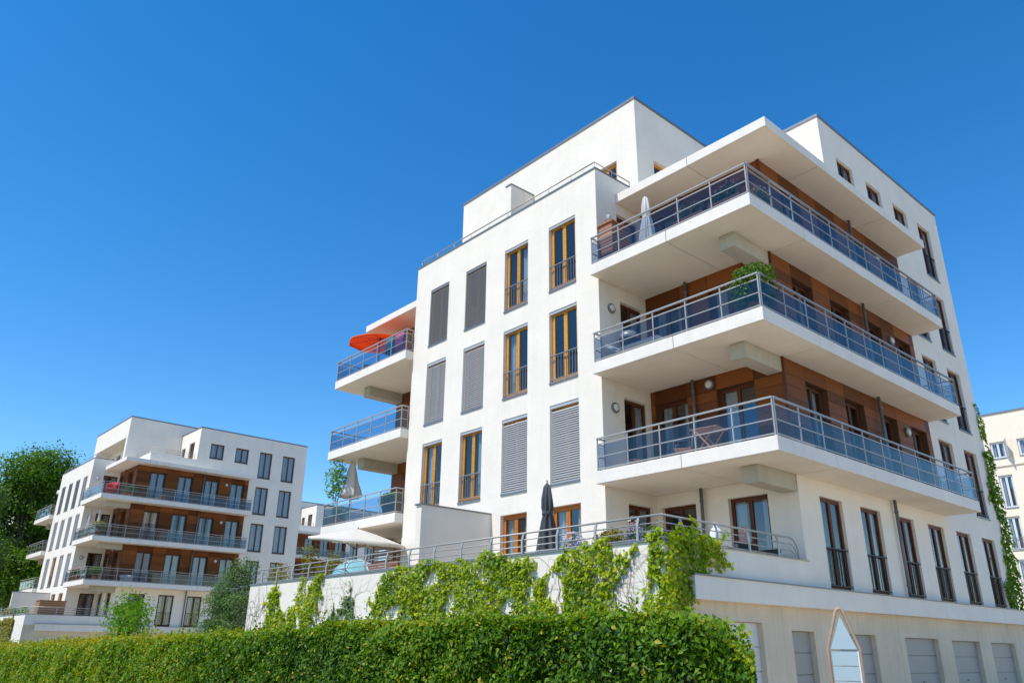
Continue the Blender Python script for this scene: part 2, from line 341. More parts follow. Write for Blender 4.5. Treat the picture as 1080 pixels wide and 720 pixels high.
def window(par, kind, plane, x0, x1, z0, z1, frame='frame_oak', blind=None, curtain=None, rail=None, sill=True, y0=.13, two=True, cass=False):
    w, h = round(x1-x0, 3), round(z1-z0, 3); loc, rz = place(kind, plane, x0, z0)
    f = link('window', cached(('f', w, h, y0, frame, two), lambda: frame_mesh(w, h, y0, two, frame in ('frame_red', 'frame_dark'))), M[frame], par, loc, rz)
    def sub(name, key, fn, mat): link(name, cached((name, w, h, y0)+key, fn), mat, f)
    sub('pane', (two,), lambda: pane_mesh(w, h, y0, two), M['pane'])
    if curtain: sub('curtain', (curtain,), lambda: curtain_mesh(w, h, y0, curtain), M['curtain'])
    if blind: sub('blind', (blind,), lambda: blind_mesh(w, h, {'closed': R(58), 'open': R(60)}[blind]), M['slat' if blind == 'closed' else 'slat_brown'])
    elif cass:
        def cs():
            mb = MB(); mb.box(.002, w-.002, .02, .1, h-.09, h-.002); return mb.mesh('blind_box')
        sub('blind_box', (), cs, M['slat'])
    if rail: sub('window_railing', (rail,), lambda: juliet_mesh(w, .86 if rail == 'steel' else .97, .007, .11 if rail == 'steel' else .115), M['steel_light' if rail == 'steel' else 'juliet_dark'])
    if sill:
        def sm():
            mb = MB(); mb.box(.002, w-.002, -.035, y0-.002, .002, .022); mb.box(.002, w-.002, -.035, -.015, -.03, .002); return mb.mesh('sill')
        sub('sill', (), sm, M['zinc'])
    return f
def boards(par, kind, plane, xs, zs, ops, mir=None):
    mb = MB(); fn = {'front': FRONT, 'side': SIDE, 'back': BACKSIDE}[kind](plane)
    for i in range(len(xs)-1):
        for k in range(len(zs)-1):
            cx, cz = (xs[i]+xs[i+1])/2, (zs[k]+zs[k+1])/2
            if any(o[0]-.02 < cx < o[1]+.02 and o[2] < cz < o[3] for o in ops): continue
            g = .005; mb.box(xs[i]+g, xs[i+1]-g, -.028, .0, zs[k]+g, zs[k+1]-g, random.random(), fn)
    return mb.build('wood_cladding', M['board'], par)
def rail_run(mb, p0, p1, z, nb, first=True, last=True, wide=False):
    """posts and four rails between two plan points"""
    p0, p1 = Vector((*p0, z)), Vector((*p1, z)); d = (p1-p0).normalized(); nrm = Vector((-d.y, d.x, 0))
    def bar(a, b, hw, z0, z1):
        vs = [a-nrm*hw, b-nrm*hw, b+nrm*hw, a+nrm*hw]; mb.add([v+Vector((0, 0, z0)) for v in vs]+[v+Vector((0, 0, z1)) for v in vs], [(0, 3, 2, 1), (4, 5, 6, 7), (0, 1, 5, 4), (1, 2, 6, 5), (2, 3, 7, 6), (3, 0, 4, 7)])
    e = d*.02
    bar(p0-e, p1+e, .028, .845, .880); bar(p0, p1, .014, .695, .722); bar(p0, p1, .012, .36, .382); bar(p0, p1, .016, .035, .062)
    for k in range(nb+1):
        if (k == 0 and not first) or (k == nb and not last): continue
        c = p0.lerp(p1, k/nb); bar(c-d*.016, c+d*.016, .012, 0, .845)
def glass_run(par, mbname, p0, p1, z, nb):
    d2 = Vector((p1[0]-p0[0], p1[1]-p0[1], 0)); ln = d2.length/nb-.06; ang = math.atan2(d2.y, d2.x)
    def gm():
        mb = MB(); mb.quad((0, 0, 0), (ln, 0, 0), (ln, 0, .60), (0, 0, .60)); return mb.mesh('glass_panel')
    me = cached(('glass', round(ln, 3)), gm)
    for k in range(nb):
        a = Vector((*p0, z+.075)).lerp(Vector((*p1, z+.075)), k/nb)+d2.normalized()*.03
        link('glass_panel', me, M['rail_glass'], par, tuple(a), ang)
def balcony(root, z, mirror=False, detail=True, beam=True):
    mx = (lambda x: -L-x) if mirror else (lambda x: x)
    mb = MB(); g = .007; sm = lambda pts: [(mx(x), y) for x, y in pts][::-1 if mirror else 1]
    mb.prism(sm([(0, -EJ), (2.71-g, -EJ), (2.71-g, D-.01), (0, D-.01)]), z, z+TS)
    mb.prism(sm([(2.71+g, -EJ), (A+PR, -EJ), (A+PR, 2.2-g), (A-.01, 2.2-g), (A-.01, D-.01), (2.71+g, D-.01)]), z, z+TS)
    mb.prism(sm([(A-.01, 2.2+g), (A+PR, 2.2+g), (A+PR, 7.62-g), (A-.01, 7.62-g)]), z, z+TS)
    mb.prism(sm([(A-.01, 7.62+g), (A+PR, 7.62+g), (A+PR, 11.02), (A-.01, 11.02)]), z, z+TS)
    b = mb.build('balcony', M['fascia'], root, bevel=.012)
    # painted soffit sheets just under the slab
    s = MB()
    zz = z-.003
    for x0, x1, y0, y1 in ((.03, 2.70, -EJ+.03, D-.02), (2.72, A+PR-.03, -EJ+.03, D-.02), (A+.01, A+PR-.03, D-.02, 2.19), (A+.01, A+PR-.03, 2.21, 7.61), (A+.01, A+PR-.03, 7.63, 10.99)):
        s.quad((mx(x0), y0, zz), (mx(x1), y0, zz), (mx(x1), y1, zz), (mx(x0), y1, zz))
    s.build('soffit', M['soffit'], b)
    r = MB(); i = .035; zt = z+TS; P = lambda x, y: (mx(x), y)
    ends = [(P(.05, -EJ+i), P(A+PR-i-.02, -EJ+i), 5), (P(A+PR-i, -EJ+i+.04), P(A+PR-i, 11.02-i), 11), (P(A+PR-i, 11.02-i), P(A+.05, 11.02-i), 1), (P(.05, -EJ+i), P(.05, -.03), 1)]
    for p0, p1, n in ends: rail_run(r, p0, p1, zt, n)
    r.build('railing', M['steel'], b)
    for p0, p1, n in ends: glass_run(b, 'glass_panel', p0, p1, zt, n)
    if beam:
        c = MB(); x0, x1 = A-.44, A-.005
        c.box(min(mx(x0), mx(x1)), max(mx(x0), mx(x1)), .47, D-.03, z-.41, z-.004); c.build('support_beam', M['concrete'], b, bevel=.02)
    return b
def downpipe(root, x, y, z0, z1, r=.045):
    mb = MB(); mb.tube([(x, y, z0), (x, y, z1)], r, 10)
    for z in (z0+.3, z1-.35): mb.tube([(x, y, z), (x, y, z+.05)], r+.012, 10)
    mb.build('downpipe', M['steel_dark'], root)
def wall_lamp(root, kind, plane, x, z, white=False):
    loc, rz = place(kind, plane, x, z)
    def rim():
        mb = MB(); n = 20
        pr = [(.14, 0), (.15, -.03), (.145, -.06), (.11, -.075), (.11, -.05)]
        vs = []; fs = []
        for i, (r, y) in enumerate(pr):
            for k in range(n): a = 2*math.pi*k/n; vs.append((r*math.cos(a), y, r*math.sin(a)*(1 if not white else 1.25)))
        for i in range(len(pr)-1):
            for k in range(n): fs.append((i*n+k, i*n+(k+1) % n, (i+1)*n+(k+1) % n, (i+1)*n+k))
        mb.add(vs, fs, .5, True); return mb.mesh('wall_lamp')
    def glob():
        mb = MB(); n = 20; vs = []; fs = []; pr = [(.112, -.05), (.10, -.085), (.07, -.105), (.03, -.115), (.004, -.118)]
        for r, y in pr:
            for k in range(n): a = 2*math.pi*k/n; vs.append((r*math.cos(a), y, r*math.sin(a)*(1 if not white else 1.25)))
        for i in range(len(pr)-1):
            for k in range(n): fs.append((i*n+k, i*n+(k+1) % n, (i+1)*n+(k+1) % n, (i+1)*n+k))
        mb.add(vs, fs, .5, True); return mb.mesh('globe')
    o = link('wall_lamp', cached(('lr', white), rim), M['lamp_white'] if white else M['steel_dark'], root, loc, rz)
    link('globe', cached(('lg', white), glob), M['lamp_white'], o)
def terrace_rail(root, pts, z, spacing=1.12):
    """railing of four tubes on flat posts with a kinked head"""
    mb = MB(); z0 = 1.60
    for k, zz in enumerate((z, z-.145, z-.29, z-.425)):
        off = 0 if k == 0 else -.03
        mb.tube([(p[0], p[1], zz) for p in pts], .021 if k == 0 else .013, 8)
    for a, b in zip(pts[:-1], pts[1:]):
        a, b = Vector((*a, 0)), Vector((*b, 0)); ln = (b-a).length; n = max(1, round(ln/spacing)); d = (b-a).normalized(); nr = Vector((d.y, -d.x, 0))
        for k in range(n):
            c = a+d*ln*(k+.5)/n
            for s0, s1, w0, w1 in (((nr*.045), (nr*.045), z0, z-.16), ((nr*.045), (nr*0), z-.16, z-.01)):
                q = d*.028
                vs = [c+s0-q+Vector((0, 0, w0)), c+s0+q+Vector((0, 0, w0)), c+s1+q+Vector((0, 0, w1)), c+s1-q+Vector((0, 0, w1))]; th = nr*.012
                mb.add([v-th for v in vs]+[v+th for v in vs], [(0, 1, 2, 3), (7, 6, 5, 4), (0, 4, 5, 1), (1, 5, 6, 2), (2, 6, 7, 3), (3, 7, 4, 0)])
    return mb
TC = [(-8.43, -7.29), (-6.29, -5.15), (-4.18, -3.02), (-2.05, -.88)]       # tower window columns
RC = [(3.12+2.12*k, 4.26+2.12*k) for k in range(6)]                         # side window columns
def building(name, label, loc, rz, variant):
    main = variant == 'main'
    root = thing(name, label, 'apartment building', loc, rz, 'white apartment buildings of one design')
    zt = [(FL[k], [3.34, 6.27, 9.24, 12.2][k]) for k in range(4)]
    # ---- tower
    mb = MB()
    ops = [(a, b, z0, z1) for a, b in TC for z0, z1 in zt]
    wall_cells(mb, FRONT(0), -L, 0, -2.1, ZT, ops, .2)
    ops_r = [(.92, 1.97, FL[k], [3.32, 6.27, 9.23, 12.2][k]) for k in range(4)]
    wall_cells(mb, SIDE(0), 0, D, 1.0, ZT-.9, ops_r, .2)
    wall_cells(mb, BACKSIDE(-L), -D, 0, 1.0, ZT-.9, [], .2)
    # upper returns and parapet, 0.25 thick
    mb.quad((0, 0, ZT-.9), (0, 2.09, ZT-.9), (0, 2.09, ZT), (0, 0, ZT)); mb.quad((-L, 0, ZT-.9), (-L, 2.09, ZT-.9), (-L, 2.09, ZT), (-L, 0, ZT))
    mb.box(-L+.004, -.004, .004, .25, ZT-.55, ZT-.002); mb.box(-.25, -.004, .25, 1.9, ZT-.55, ZT-.002); mb.box(-L+.004, -L+.25, .25, 1.9, ZT-.55, ZT-.002)
    mb.build('tower_wall', M['render'], root)
    for j, (a, b) in enumerate(TC):
        for k, (z0, z1) in enumerate(zt):
            kw = {}
            if main:
                st = {(3, 0): 'open', (3, 1): 'open', (2, 0): 'closed', (2, 1): 'closed', (1, 2): 'closed', (1, 3): 'closed'}.get((k, j))
            else: st = random.choice(['closed', 'closed', 'open', None]) if k else None
            if st: kw['blind'] = st
            else:
                if k: kw.update(rail='steel', cass=True)
                kw['curtain'] = random.choice(['left', 'both', None, 'right']) if k else 'both'
            window(root, 'front', 0, a, b, z0, z1, 'frame_oak' if k else 'frame_red2', **kw)
    for k, (a, b, z0, z1) in enumerate(ops_r):
        window(root, 'side', 0, a, b, z0, z1, 'frame_red', curtain='right', sill=False)
        if k: wall_lamp(root, 'side', .0, .5, z0+1.93, white=(k == 3))
    # coping + safety rail of the tower roof
    c = MB()
    c.box(-L-.03, .03, -.03, .27, ZT, ZT+.045); c.box(-.27, .03, .27, 1.85, ZT, ZT+.045); c.box(-L-.03, -L+.27, .27, 1.85, ZT, ZT+.045)
    c.build('coping', M['zinc'], root)
    r = MB(); zr = ZT+.33
    r.tube([(-L+.1, 1.0, zr), (-L+.1, .1, zr), (-.1, .1, zr), (-.1, 1.75, zr)], .022, 8)
    for x in np.arange(-L+.1, 0, 1.02): r.tube([(x, .1, ZT+.04), (x, .1, zr)], .013, 6)
    for y in (.9, 1.75): r.tube([(-.1, y, ZT+.04), (-.1, y, zr)], .013, 6)
    r.build('roof_railing', M['steel'], root)
    # ---- recess back walls and side walls
    ground_back = [(.16, 1.28, 1.05, 3.32), (2.27, 3.4, 1.05, 3.31)]
    mb = MB(); wall_cells(mb, FRONT(D), 0, A, 1.0, ZS, ground_back, .2)
    wall_cells(mb, FRONT(D), -L-A, -L, 1.0, ZS, [(-L-3.4, -L-2.27, 1.05, 3.31)], .2)
    ops = [(a, b, 1.07, 3.27) for a, b in RC]
    wall_cells(mb, SIDE(A), D, E_, 1.0, ZS, ops, .16)
    ops = [(a, b, FL[k], [0, 6.24, 9.2, 12.2][k]) for a, b in RC[4:] for k in (1, 2, 3)]
    wall_cells(mb, SIDE(A), 10.95, E_, ZS, 12.75, ops, .24)
    small = RC[2:5] if main else RC[2:4]
    tall = RC[5:] if main else RC[4:]
    opt = [(a, b, 13.92, 15.16) for a, b in small]+[(a, b, 12.93, 15.16) for a, b in tall]
    wall_cells(mb, SIDE(A), 6.39, E_, 12.75, ZP, opt, .24)
    front_ops = [] if main else [(2.1, 3.22, 12.95, 15.3), (.45, 1.25, 12.95, 15.1)]
    pu0, pu1, pv, ZQ = -L, 0.0, 2.1, 17.2
    wall_cells(mb, FRONT(6.39), .003, A, 12.75, ZP, front_ops, .24)
    # plain outer walls on the unseen sides
    mb.quad((-L-A, D, 1), (-L-A, E_, 1), (-L-A, E_, 12.8), (-L-A, D, 12.8)); mb.quad((-L-A, E_, -2.1), (A, E_, -2.1), (A, E_, ZP), (-L-A, E_, ZP))
    mb.build('facade_wall', M['render'], root)
    for a, b, z0, z1 in ground_back: window(root, 'front', D, a, b, z0, z1, 'frame_red', curtain='both' if a > 1 else None, sill=False)
    window(root, 'front', D, -L-3.4, -L-2.27, 1.05, 3.31, 'frame_red', sill=False)
    for j, (a, b) in enumerate(RC): window(root, 'side', A, a, b, 1.07, 3.27, 'frame_red', curtain=['left', 'both', 'left', 'both', 'full', 'left'][j], rail='dark', y0=.085)
    for j, (a, b) in enumerate(RC[4:]):
        for k in (1, 2, 3):
            window(root, 'side', A, a, b, FL[k], [0, 6.24, 9.2, 12.2][k], 'frame_red' if main else 'frame_dark', curtain='full' if not main else 'both', rail='dark' if main else None, y0=.10)
    for a, b, z0, z1 in opt: window(root, 'side', A, a, b, z0, z1, 'frame_red' if main else 'frame_dark', curtain='full' if not main else 'both', rail='dark' if (main and z0 < 13) else None, y0=.10)
    for a, b, z0, z1 in front_ops: window(root, 'front', 6.39, a, b, z0, z1, 'frame_dark', curtain='full')
    # ---- timber floors 2F-4F
    bk = MB(); tops = [6.24, 9.24, 12.2]
    opsb = []; opss = []
    for k in (1, 2, 3):
        opsb += [(.15, 1.27, FL[k], tops[k-1]), (2.24, 3.38, FL[k], tops[k-1])]; opss += [(a, b, FL[k], tops[k-1]) for a, b in RC[:4]]
    wall_cells(bk, FRONT(D), .0, A, ZS, 12.75, opsb, .22); wall_cells(bk, SIDE(A), D, 10.95, ZS, 12.75, opss, .24)
    bk.build('timber_wall', M['board_back'], root)
    bk = MB(); wall_cells(bk, FRONT(D), -L-A, -L, ZS, 12.75, [], .22); bk.build('timber_wall', M['board_back'], root)
    for k in (1, 2, 3):
        z0 = ZS+TS+.01+(k-1)*H; zs = [z0+.325*i for i in range(7)]+[tops[k-1]+.0, tops[k-1]+.40]
        zs = sorted(set([round(z, 3) for z in zs if z < tops[k-1]-.05]+[tops[k-1], ZS+k*H-.005]))
        boards(root, 'front', D, [.0, .15, 1.27, 2.24, 3.38, A+.02], zs, [(.15, 1.27, 0, tops[k-1]), (2.24, 3.38, 0, tops[k-1])])
        xs = [D]+[c for p in RC[:4] for c in p]+[10.95]
        boards(root, 'side', A, xs, zs, [(a, b, 0, tops[k-1]) for a, b in RC[:4]])
        boards(root, 'front', D, [-L-A, -L-3.4, -L-2.3, -L-1.2, -L], zs, [])
        for n_, (a, b) in enumerate([(.15, 1.27), (2.24, 3.38)]): window(root, 'front', D, a, b, FL[k], tops[k-1], 'frame_red', curtain=['both', 'left'][n_] if k < 3 else None, sill=False, y0=.14)
        for j, (a, b) in enumerate(RC[:4]): window(root, 'side', A, a, b, FL[k], tops[k-1], 'frame_red' if main else 'frame_dark', curtain=(['both', 'left', 'both', 'right'][j] if main else random.choice(['full', 'full', 'both'])), sill=False, y0=.16)
        t = MB(); t.box(A-.03, A+.055, D-.055, D+.005, z0, ZS+k*H-.006); t.build('corner_post', M['frame_red'], root)
        downpipe(root, 1.56, D-.13, ZS+TS+(k-1)*H, ZS+k*H-.004)
        downpipe(root, A+.14, 7.2, ZS+TS+(k-1)*H, ZS+k*H-.004)
        wall_lamp(root, 'side', A+.03, 9.08, ZS+2.3+(k-1)*H)
        if k == 1: wall_lamp(root, 'front', D-.03, 2.05, 6.42)
    downpipe(root, 1.56, D-.13, 1.05, ZS-.004); downpipe(root, A+.10, 7.2, 1.06, ZS-.004)
    # ---- balconies both sides
    for k in range(3):
        balcony(root, ZS+k*H); balcony(root, ZS+k*H, mirror=True)
    # ---- canopy roof over the top balconies
    for mir in (False, True):
        mx = (lambda x: -L-x) if mir else (lambda x: x); g = .007; z0, z1 = 12.58, 12.87
        mb = MB(); sm = lambda pts: [(mx(x), y) for x, y in pts][::-1 if mir else 1]
        mb.prism(sm([(0.004, .9), (2.71-g, .9), (2.71-g, 6.3), (0.004, 6.3)]), z0, z1)
        mb.prism(sm([(2.71+g, .9), (A+PR, .9), (A+PR, 3.68-g), (2.71+g, 3.68-g)]), z0, z1)
        mb.prism(sm([(2.71+g, 3.68+g), (A+PR, 3.68+g), (A+PR, 7.83-g), (A+.003, 7.83-g), (A+.003, 6.3), (2.71+g, 6.3)]), z0, z1)
        mb.prism(sm([(A+.003, 7.83+g), (A+PR, 7.83+g), (A+PR, 10.85), (A+.003, 10.85)]), z0, z1)
        cb = mb.build('canopy_roof', M['fascia'], root, bevel=.012)
        s = MB(); zz = z0-.003
        for x0, x1, y0, y1 in ((.03, 2.70, .93, D-.02), (2.72, A+PR-.03, .93, D-.02), (A+.01, A+PR-.03, D-.02, 3.67), (A+.01, A+PR-.03, 3.69, 7.82), (A+.01, A+PR-.03, 7.84, 10.82)):
            s.quad((mx(x0), y0, zz), (mx(x1), y0, zz), (mx(x1), y1, zz), (mx(x0), y1, zz))
        s.build('soffit', M['soffit'], cb)
    # ---- penthouse
    mb = MB(); pz0 = 12.85
    fo = [(-1.95, -.88, 12.95, 15.15), (-4.1, -3.0, 12.95, 15.15), (-8.3, -7.2, 12.95, 15.15)] if main else []
    so_ps = [(2.98, 4.1, 12.95, 15.15)] if main else []
    if main: wall_cells(mb, FRONT(pv), pu0, pu1, pz0, ZQ, fo, .2)
    else:
        wall_cells(mb, FRONT(pv), pu0, pu1, 15.55, ZQ, [], .2)
        mb.quad((pu0, pv, 15.55), (pu1, pv, 15.55), (pu1, pv+1.1, 15.55), (pu0, pv+1.1, 15.55))
        mb.box(pu1-.45, pu1-.004, pv+.004, pv+1.1, pz0, 15.55); mb.box(pu0+.004, pu0+.8, pv+.004, pv+1.1, pz0, 15.55)
        fo = [(pu0+1.1+1.95*k, pu0+2.25+1.95*k, 12.95, 15.1) for k in range(4)]
        wall_cells(mb, FRONT(pv+1.1), pu0+.8, pu1-.45, pz0, 15.55, fo, .2)
    wall_cells(mb, SIDE(pu1), pv, E_, pz0, ZQ, so_ps, .2)
    mb.quad((pu0, pv, pz0), (pu0, E_, pz0), (pu0, E_, ZQ), (pu0, pv, ZQ)); mb.quad((pu0, E_, pz0), (pu1, E_, pz0), (pu1, E_, ZQ), (pu0, E_, ZQ))
    mb.build('penthouse_wall', M['render'], root)
    for a, b, z0, z1 in fo: window(root, 'front', pv if main else pv+1.1, a, b, z0, z1, 'frame_oak' if main else 'frame_dark', curtain=None if main else 'both')
    for a, b, z0, z1 in so_ps: window(root, 'side', pu1, a, b, z0, z1, 'frame_oak')
    if main:
        f = MB(); f.box(-5.27, -5.0, .95, pv-.003, 12.85, 15.66); f.build('parapet_fin', M['render'], root)
        f = MB(); f.box(-5.30, -4.97, .92, pv-.003, 15.66, 15.70); f.build('coping', M['zinc'], root)
    rf = MB(); rf.quad((-L-A, D, 12.84), (A, D, 12.84), (A, E_, 12.84), (-L-A, E_, 12.84)); rf.quad((-L+.1, .1, 12.84), (-.1, .1, 12.84), (-.1, D, 12.84), (-L+.1, D, 12.84))
    rf.quad((pu0, pv, ZQ-.05), (pu1, pv, ZQ-.05), (pu1, E_, ZQ-.05), (pu0, E_, ZQ-.05)); rf.quad((pu1, 6.39, ZP-.05), (A, 6.39, ZP-.05), (A, E_, ZP-.05), (pu1, E_, ZP-.05))
    rf.build('roof', M['concrete'], root)
    c = MB(); t = .03; z0, z1 = ZQ, ZQ+.10
    c.box(pu0-t, pu1+t, pv-t, pv+.25, z0, z1); c.box(pu1-.25, pu1+t, pv+.25, E_+t, z0, z1); c.box(pu0-t, pu0+.25, pv+.25, E_+t, z0, z1)
    z0, z1 = ZP, ZP+.10; c.box(pu1+.003, A+t, 6.39-t, 6.64, z0, z1); c.box(A-.25, A+t, 6.64, E_+t, z0, z1)
    c.build('roof_coping', M['zinc'], root)
    # low parapet and rail of the roof terrace
    p = MB(); p.box(A-.25, A, D+.7, 6.38, 12.87, 13.66); p.box(.01, A-.25, D+.7, D+.95, 12.87, 13.66); p.build('roof_parapet', M['render'], root)
    r = MB()
    for z in (13.8, 13.95, 14.1): r.tube([(.1, D+.8, z), (A-.12, D+.8, z), (A-.12, 6.3, z)], .016, 6)
    for y in np.arange(D+.8, 6.4, 1.1): r.tube([(A-.12, y, 13.6), (A-.12, y, 14.1)], .012, 6)
    r.build('roof_railing', M['steel'], root)
    # ---- inner floors and core so that rooms read behind the glass
    fl = MB()
    for z in (.9, 3.75, 6.75, 9.75, 12.7):
        fl.box(-L+.3, -.3, .24, 2.4, z, z+.1); fl.box(-L-A+.3, A-.3, 2.4, E_-.2, z, z+.1)
    fl.box(-L-.5, A-3.0, 4.4, E_-3, 1.1, 12.6); fl.box(-4.75, -4.65, .24, 4.4, 1.1, 12.6)
    for y in (4.75, 6.87, 9.0, 11.1, 13.2): fl.box(A-3.0, A-.3, y, y+.08, 1.1, 12.6)
    fl.build('interior', M['interior'], root)
    # ---- terrace, band and garage storey
    mb = MB(); TL = -13.9
    wall_cells(mb, FRONT(-3.2), TL, A+.06, -2.1, 1.62, [(-1.43, -.5, -.25, .34), (.53, 1.7, -.25, .37), (-4.4, -3.3, -.25, .35)] if main else [], .25)
    mb.quad((TL, -3.2, -2.1), (TL, 2, -2.1), (TL, 2, 1.62), (TL, -3.2, 1.62))
    mb.quad((A+.06, -3.2, .95), (A+.06, D, .95), (A+.06, D, 1.62), (A+.06, -3.2, 1.62))
    mb.quad((A+.06, D, .95), (A, D, .95), (A, D, 1.62), (A+.06, D, 1.62))
    mb.box(TL, A+.058, -3.198, -2.98, 1.05, 1.618); mb.box(A-.16, A+.058, -2.98, D, 1.05, 1.618)
    tw = mb.build('terrace_wall', M['render'], root)
    if main:
        for a, b in ((-1.43, -.5), (.53, 1.7), (-4.4, -3.3)):
            window(root, 'front', -3.2, a, b, -.25, .345 if a < 0 else .37, 'frame_dark', sill=False)
    c = MB(); c.box(TL-.03, A+.09, -3.235, -2.96, 1.62, 1.655); c.build('coping', M['zinc'], root)
    c = MB(); c.box(A-.18, A+.085, -2.96, D-.02, 1.62, 1.645); c.build('coping', M['zinc'] if not main else M['concrete'], root)
    f = MB(); f.quad((TL, -3, 1.05), (A, -3, 1.05), (A, D, 1.05), (TL, D, 1.05)); f.build('terrace_floor', M['floorpave'], root)
    r = terrace_rail(root, [(TL+.2, -3.1), (A-.05, -3.1)], 2.12)
    r2 = terrace_rail(root, [(A-.05, -3.1), (A-.05, 1.55)], 2.12)
    r.v, r.f, r.t, r.smooth = r.v+r2.v, r.f+[tuple(i+len(r.v) for i in f) for f in r2.f], r.t+r2.t, r.smooth+r2.smooth
    for k, zz in enumerate((2.12, 1.975, 1.83, 1.695)):      # curved return at the wall end
        q = .34-.07*k
        r.tube([(A-.05, 1.55, zz)]+[(A-.05, 1.55+q*math.sin(a), zz-q*(1-math.cos(a))) for a in np.linspace(.3, 1.57, 5)]+([(A-.05, 1.55+q, 1.63)] if zz-q > 1.64 else []), .021 if k == 0 else .013, 8)
    r.build('terrace_railing', M['steel'], root)
    # partition between two terraces
    pw = MB(); pw.box(-4.87, -4.62, -2.55, -.003, 1.05, 3.42); pw.build('partition_wall', M['render'], root)
    c = MB(); c.box(-4.90, -4.59, -2.60, -.003, 3.42, 3.46); c.build('coping', M['zinc'], root)
    # band over the garages
    b = MB(); b.box(A-.05, A+.2, -2.5, 16.3, .60, 1.04); b.build('facade_band', M['render'], root, bevel=.01)
    c = MB(); c.box(A+.0, A+.23, -2.53, 16.3, 1.04, 1.062); c.build('band_coping', M['zinc'], root)
    mb = MB(); gd = [(-2.1, .02, .25), (1.15, 2.10, .12), (3.2, 5.05, .10), (6.7, 8.8, .07), (9.73, 11.8, .04), (12.72, 14.8, .02)]
    mb.quad((A-.02, -3.2, .97), (A+.06, -3.2, .97), (A+.06, -2.5, .97), (A-.02, -2.5, .97)); wall_cells(mb, SIDE(A-.02), -3.2, 16.3, -2.1, .98, [(a, b_, -2.09, t) for a, b_, t in gd], .17)
    mb.quad((A-.02, 16.3, -2.1), (A-4, 16.3, -2.1), (A-4, 16.3, 1.04), (A-.02, 16.3, 1.04))
    mb.build('garage_wall', M['garage_wall'], root)
    for n_, (a, b_, t) in enumerate(gd):
        m = MB(); w = b_-a; z = -2.09; loc, rz = place('side', A-.02, a, 0); hh = (t-z)/5
        for k in range(5): m.box(.004, w-.004, .12, .16, z+k*hh+.012, z+(k+1)*hh-.012)
        m.box(.004, w-.004, .152, .168, z, t)
        d = m.build('garage_door', M['door_white'] if n_ == 0 else M['door_grey'], root, loc, rz)
        if n_ == 0: d['label'] = 'off-white door beside the hedge'
        m = MB(); m.box(w/2-.07, w/2+.07, .09, .12, -1.02, -.99); m.build('handle', M['steel_dark'], d)
    return root
M['frame_red2'] = mat_wood('amber window wood', (.50, .16, .025), .45)
main_b = building('apartment_building', 'nearest and largest white building, with balconies wrapping its corner above the creeper-covered wall', (0, 0, 0), 0, 'main')
west_b = building('apartment_building', 'smaller looking white building at the left, between the big tree and the bushy shrub', (-53.365, -.084, -.245), .01137, 'west')

# ------------------------------------------------------------------ more of the row: a third block of the same design far behind, and the cream building
def copy_tree(o, parent=None):
    c = o.copy(); COL.objects.link(c); c.parent = parent
    for ch in list(o.children): copy_tree(ch, c)
    return c
rear = copy_tree(west_b); rear.location = (-80.6, 25.0, -.25); rear.rotation_euler.z = .0
rear['label'] = 'distant white building, only a strip of it showing left of the cream parasol'
far_w = copy_tree(west_b); far_w.location = (-112, 3.5, -.4); far_w.rotation_euler.z = .01
far_w['label'] = 'white building glimpsed in pieces through the big tree at the left edge'
def cream_building():
    root = thing('apartment_building', 'cream coloured building behind the right end, without balconies', 'apartment building', (0, 48, 0))
    zr = 16.15; x0, x1 = -9.0, 4.5
    rows = [(12.85, 14.1, .98), (9.3, 11.66, .9), (6.4, 8.74, .9), (3.45, 5.8, .9), (.5, 2.85, .9)]
    cols = [-8.95+1.78*k for k in range(7)]; ops = []
    for r, (a, b, wd) in enumerate(rows):
        for k, c in enumerate(cols): ops.append((c+.35+(.12 if r % 2 else 0), c+.35+(.12 if r % 2 else 0)+wd, a, b))
    mb = MB(); wall_cells(mb, FRONT(0), x0, x1, -2.1, zr, ops, .2)
    mb.quad((x0, 0, -2.1), (x0, 14, -2.1), (x0, 14, zr), (x0, 0, zr)); mb.quad((x1, 0, -2.1), (x1, 14, -2.1), (x1, 14, zr), (x1, 0, zr)); mb.quad((x0, 14, -2.1), (x1, 14, -2.1), (x1, 14, zr), (x0, 14, zr))
    mb.build('facade_wall', M['cream'], root)
    m = MB(); m.box(x0+.1, x1-.1, 2.2, 2.3, -2.1, zr-.5); m.build('interior', M['interior'], root)
    m = MB(); m.quad((x0, 0, zr-.1), (x1, 0, zr-.1), (x1, 14, zr-.1), (x0, 14, zr-.1)); m.build('roof', M['concrete'], root)
    m = MB(); m.box(x0-.06, x1+.06, -.06, .3, zr, zr+.12); m.box(x0-.06, x0+.3, .3, 14, zr, zr+.12); m.build('coping', M['zinc'], root)
    m = MB(); m.box(x0, x1, -.09, -.003, 12.3, 12.48); m.build('string_course', M['cream'], root)
    for r, (a, b, wd) in enumerate(rows):
        for k, c in enumerate(cols):
            if k > 7: continue
            xx = c+.35+(.12 if r % 2 else 0)
            window(root, 'front', 0, xx, xx+wd, a, b, 'frame_white', curtain='both', rail='steel' if r in (2, 3) else None)
    for c in (-4.02, -.46):                                                # open shutters beside the top windows
        m = MB(); m.box(0, .6, -.04, .0, 0, 1.3)
        s = m.build('shutter', M['slat'], root, (c, -.1, 12.84), R(-62))
    return root
M['frame_white'] = mat_plain('white window frame', (.72, .72, .70), .4)
cream_building()

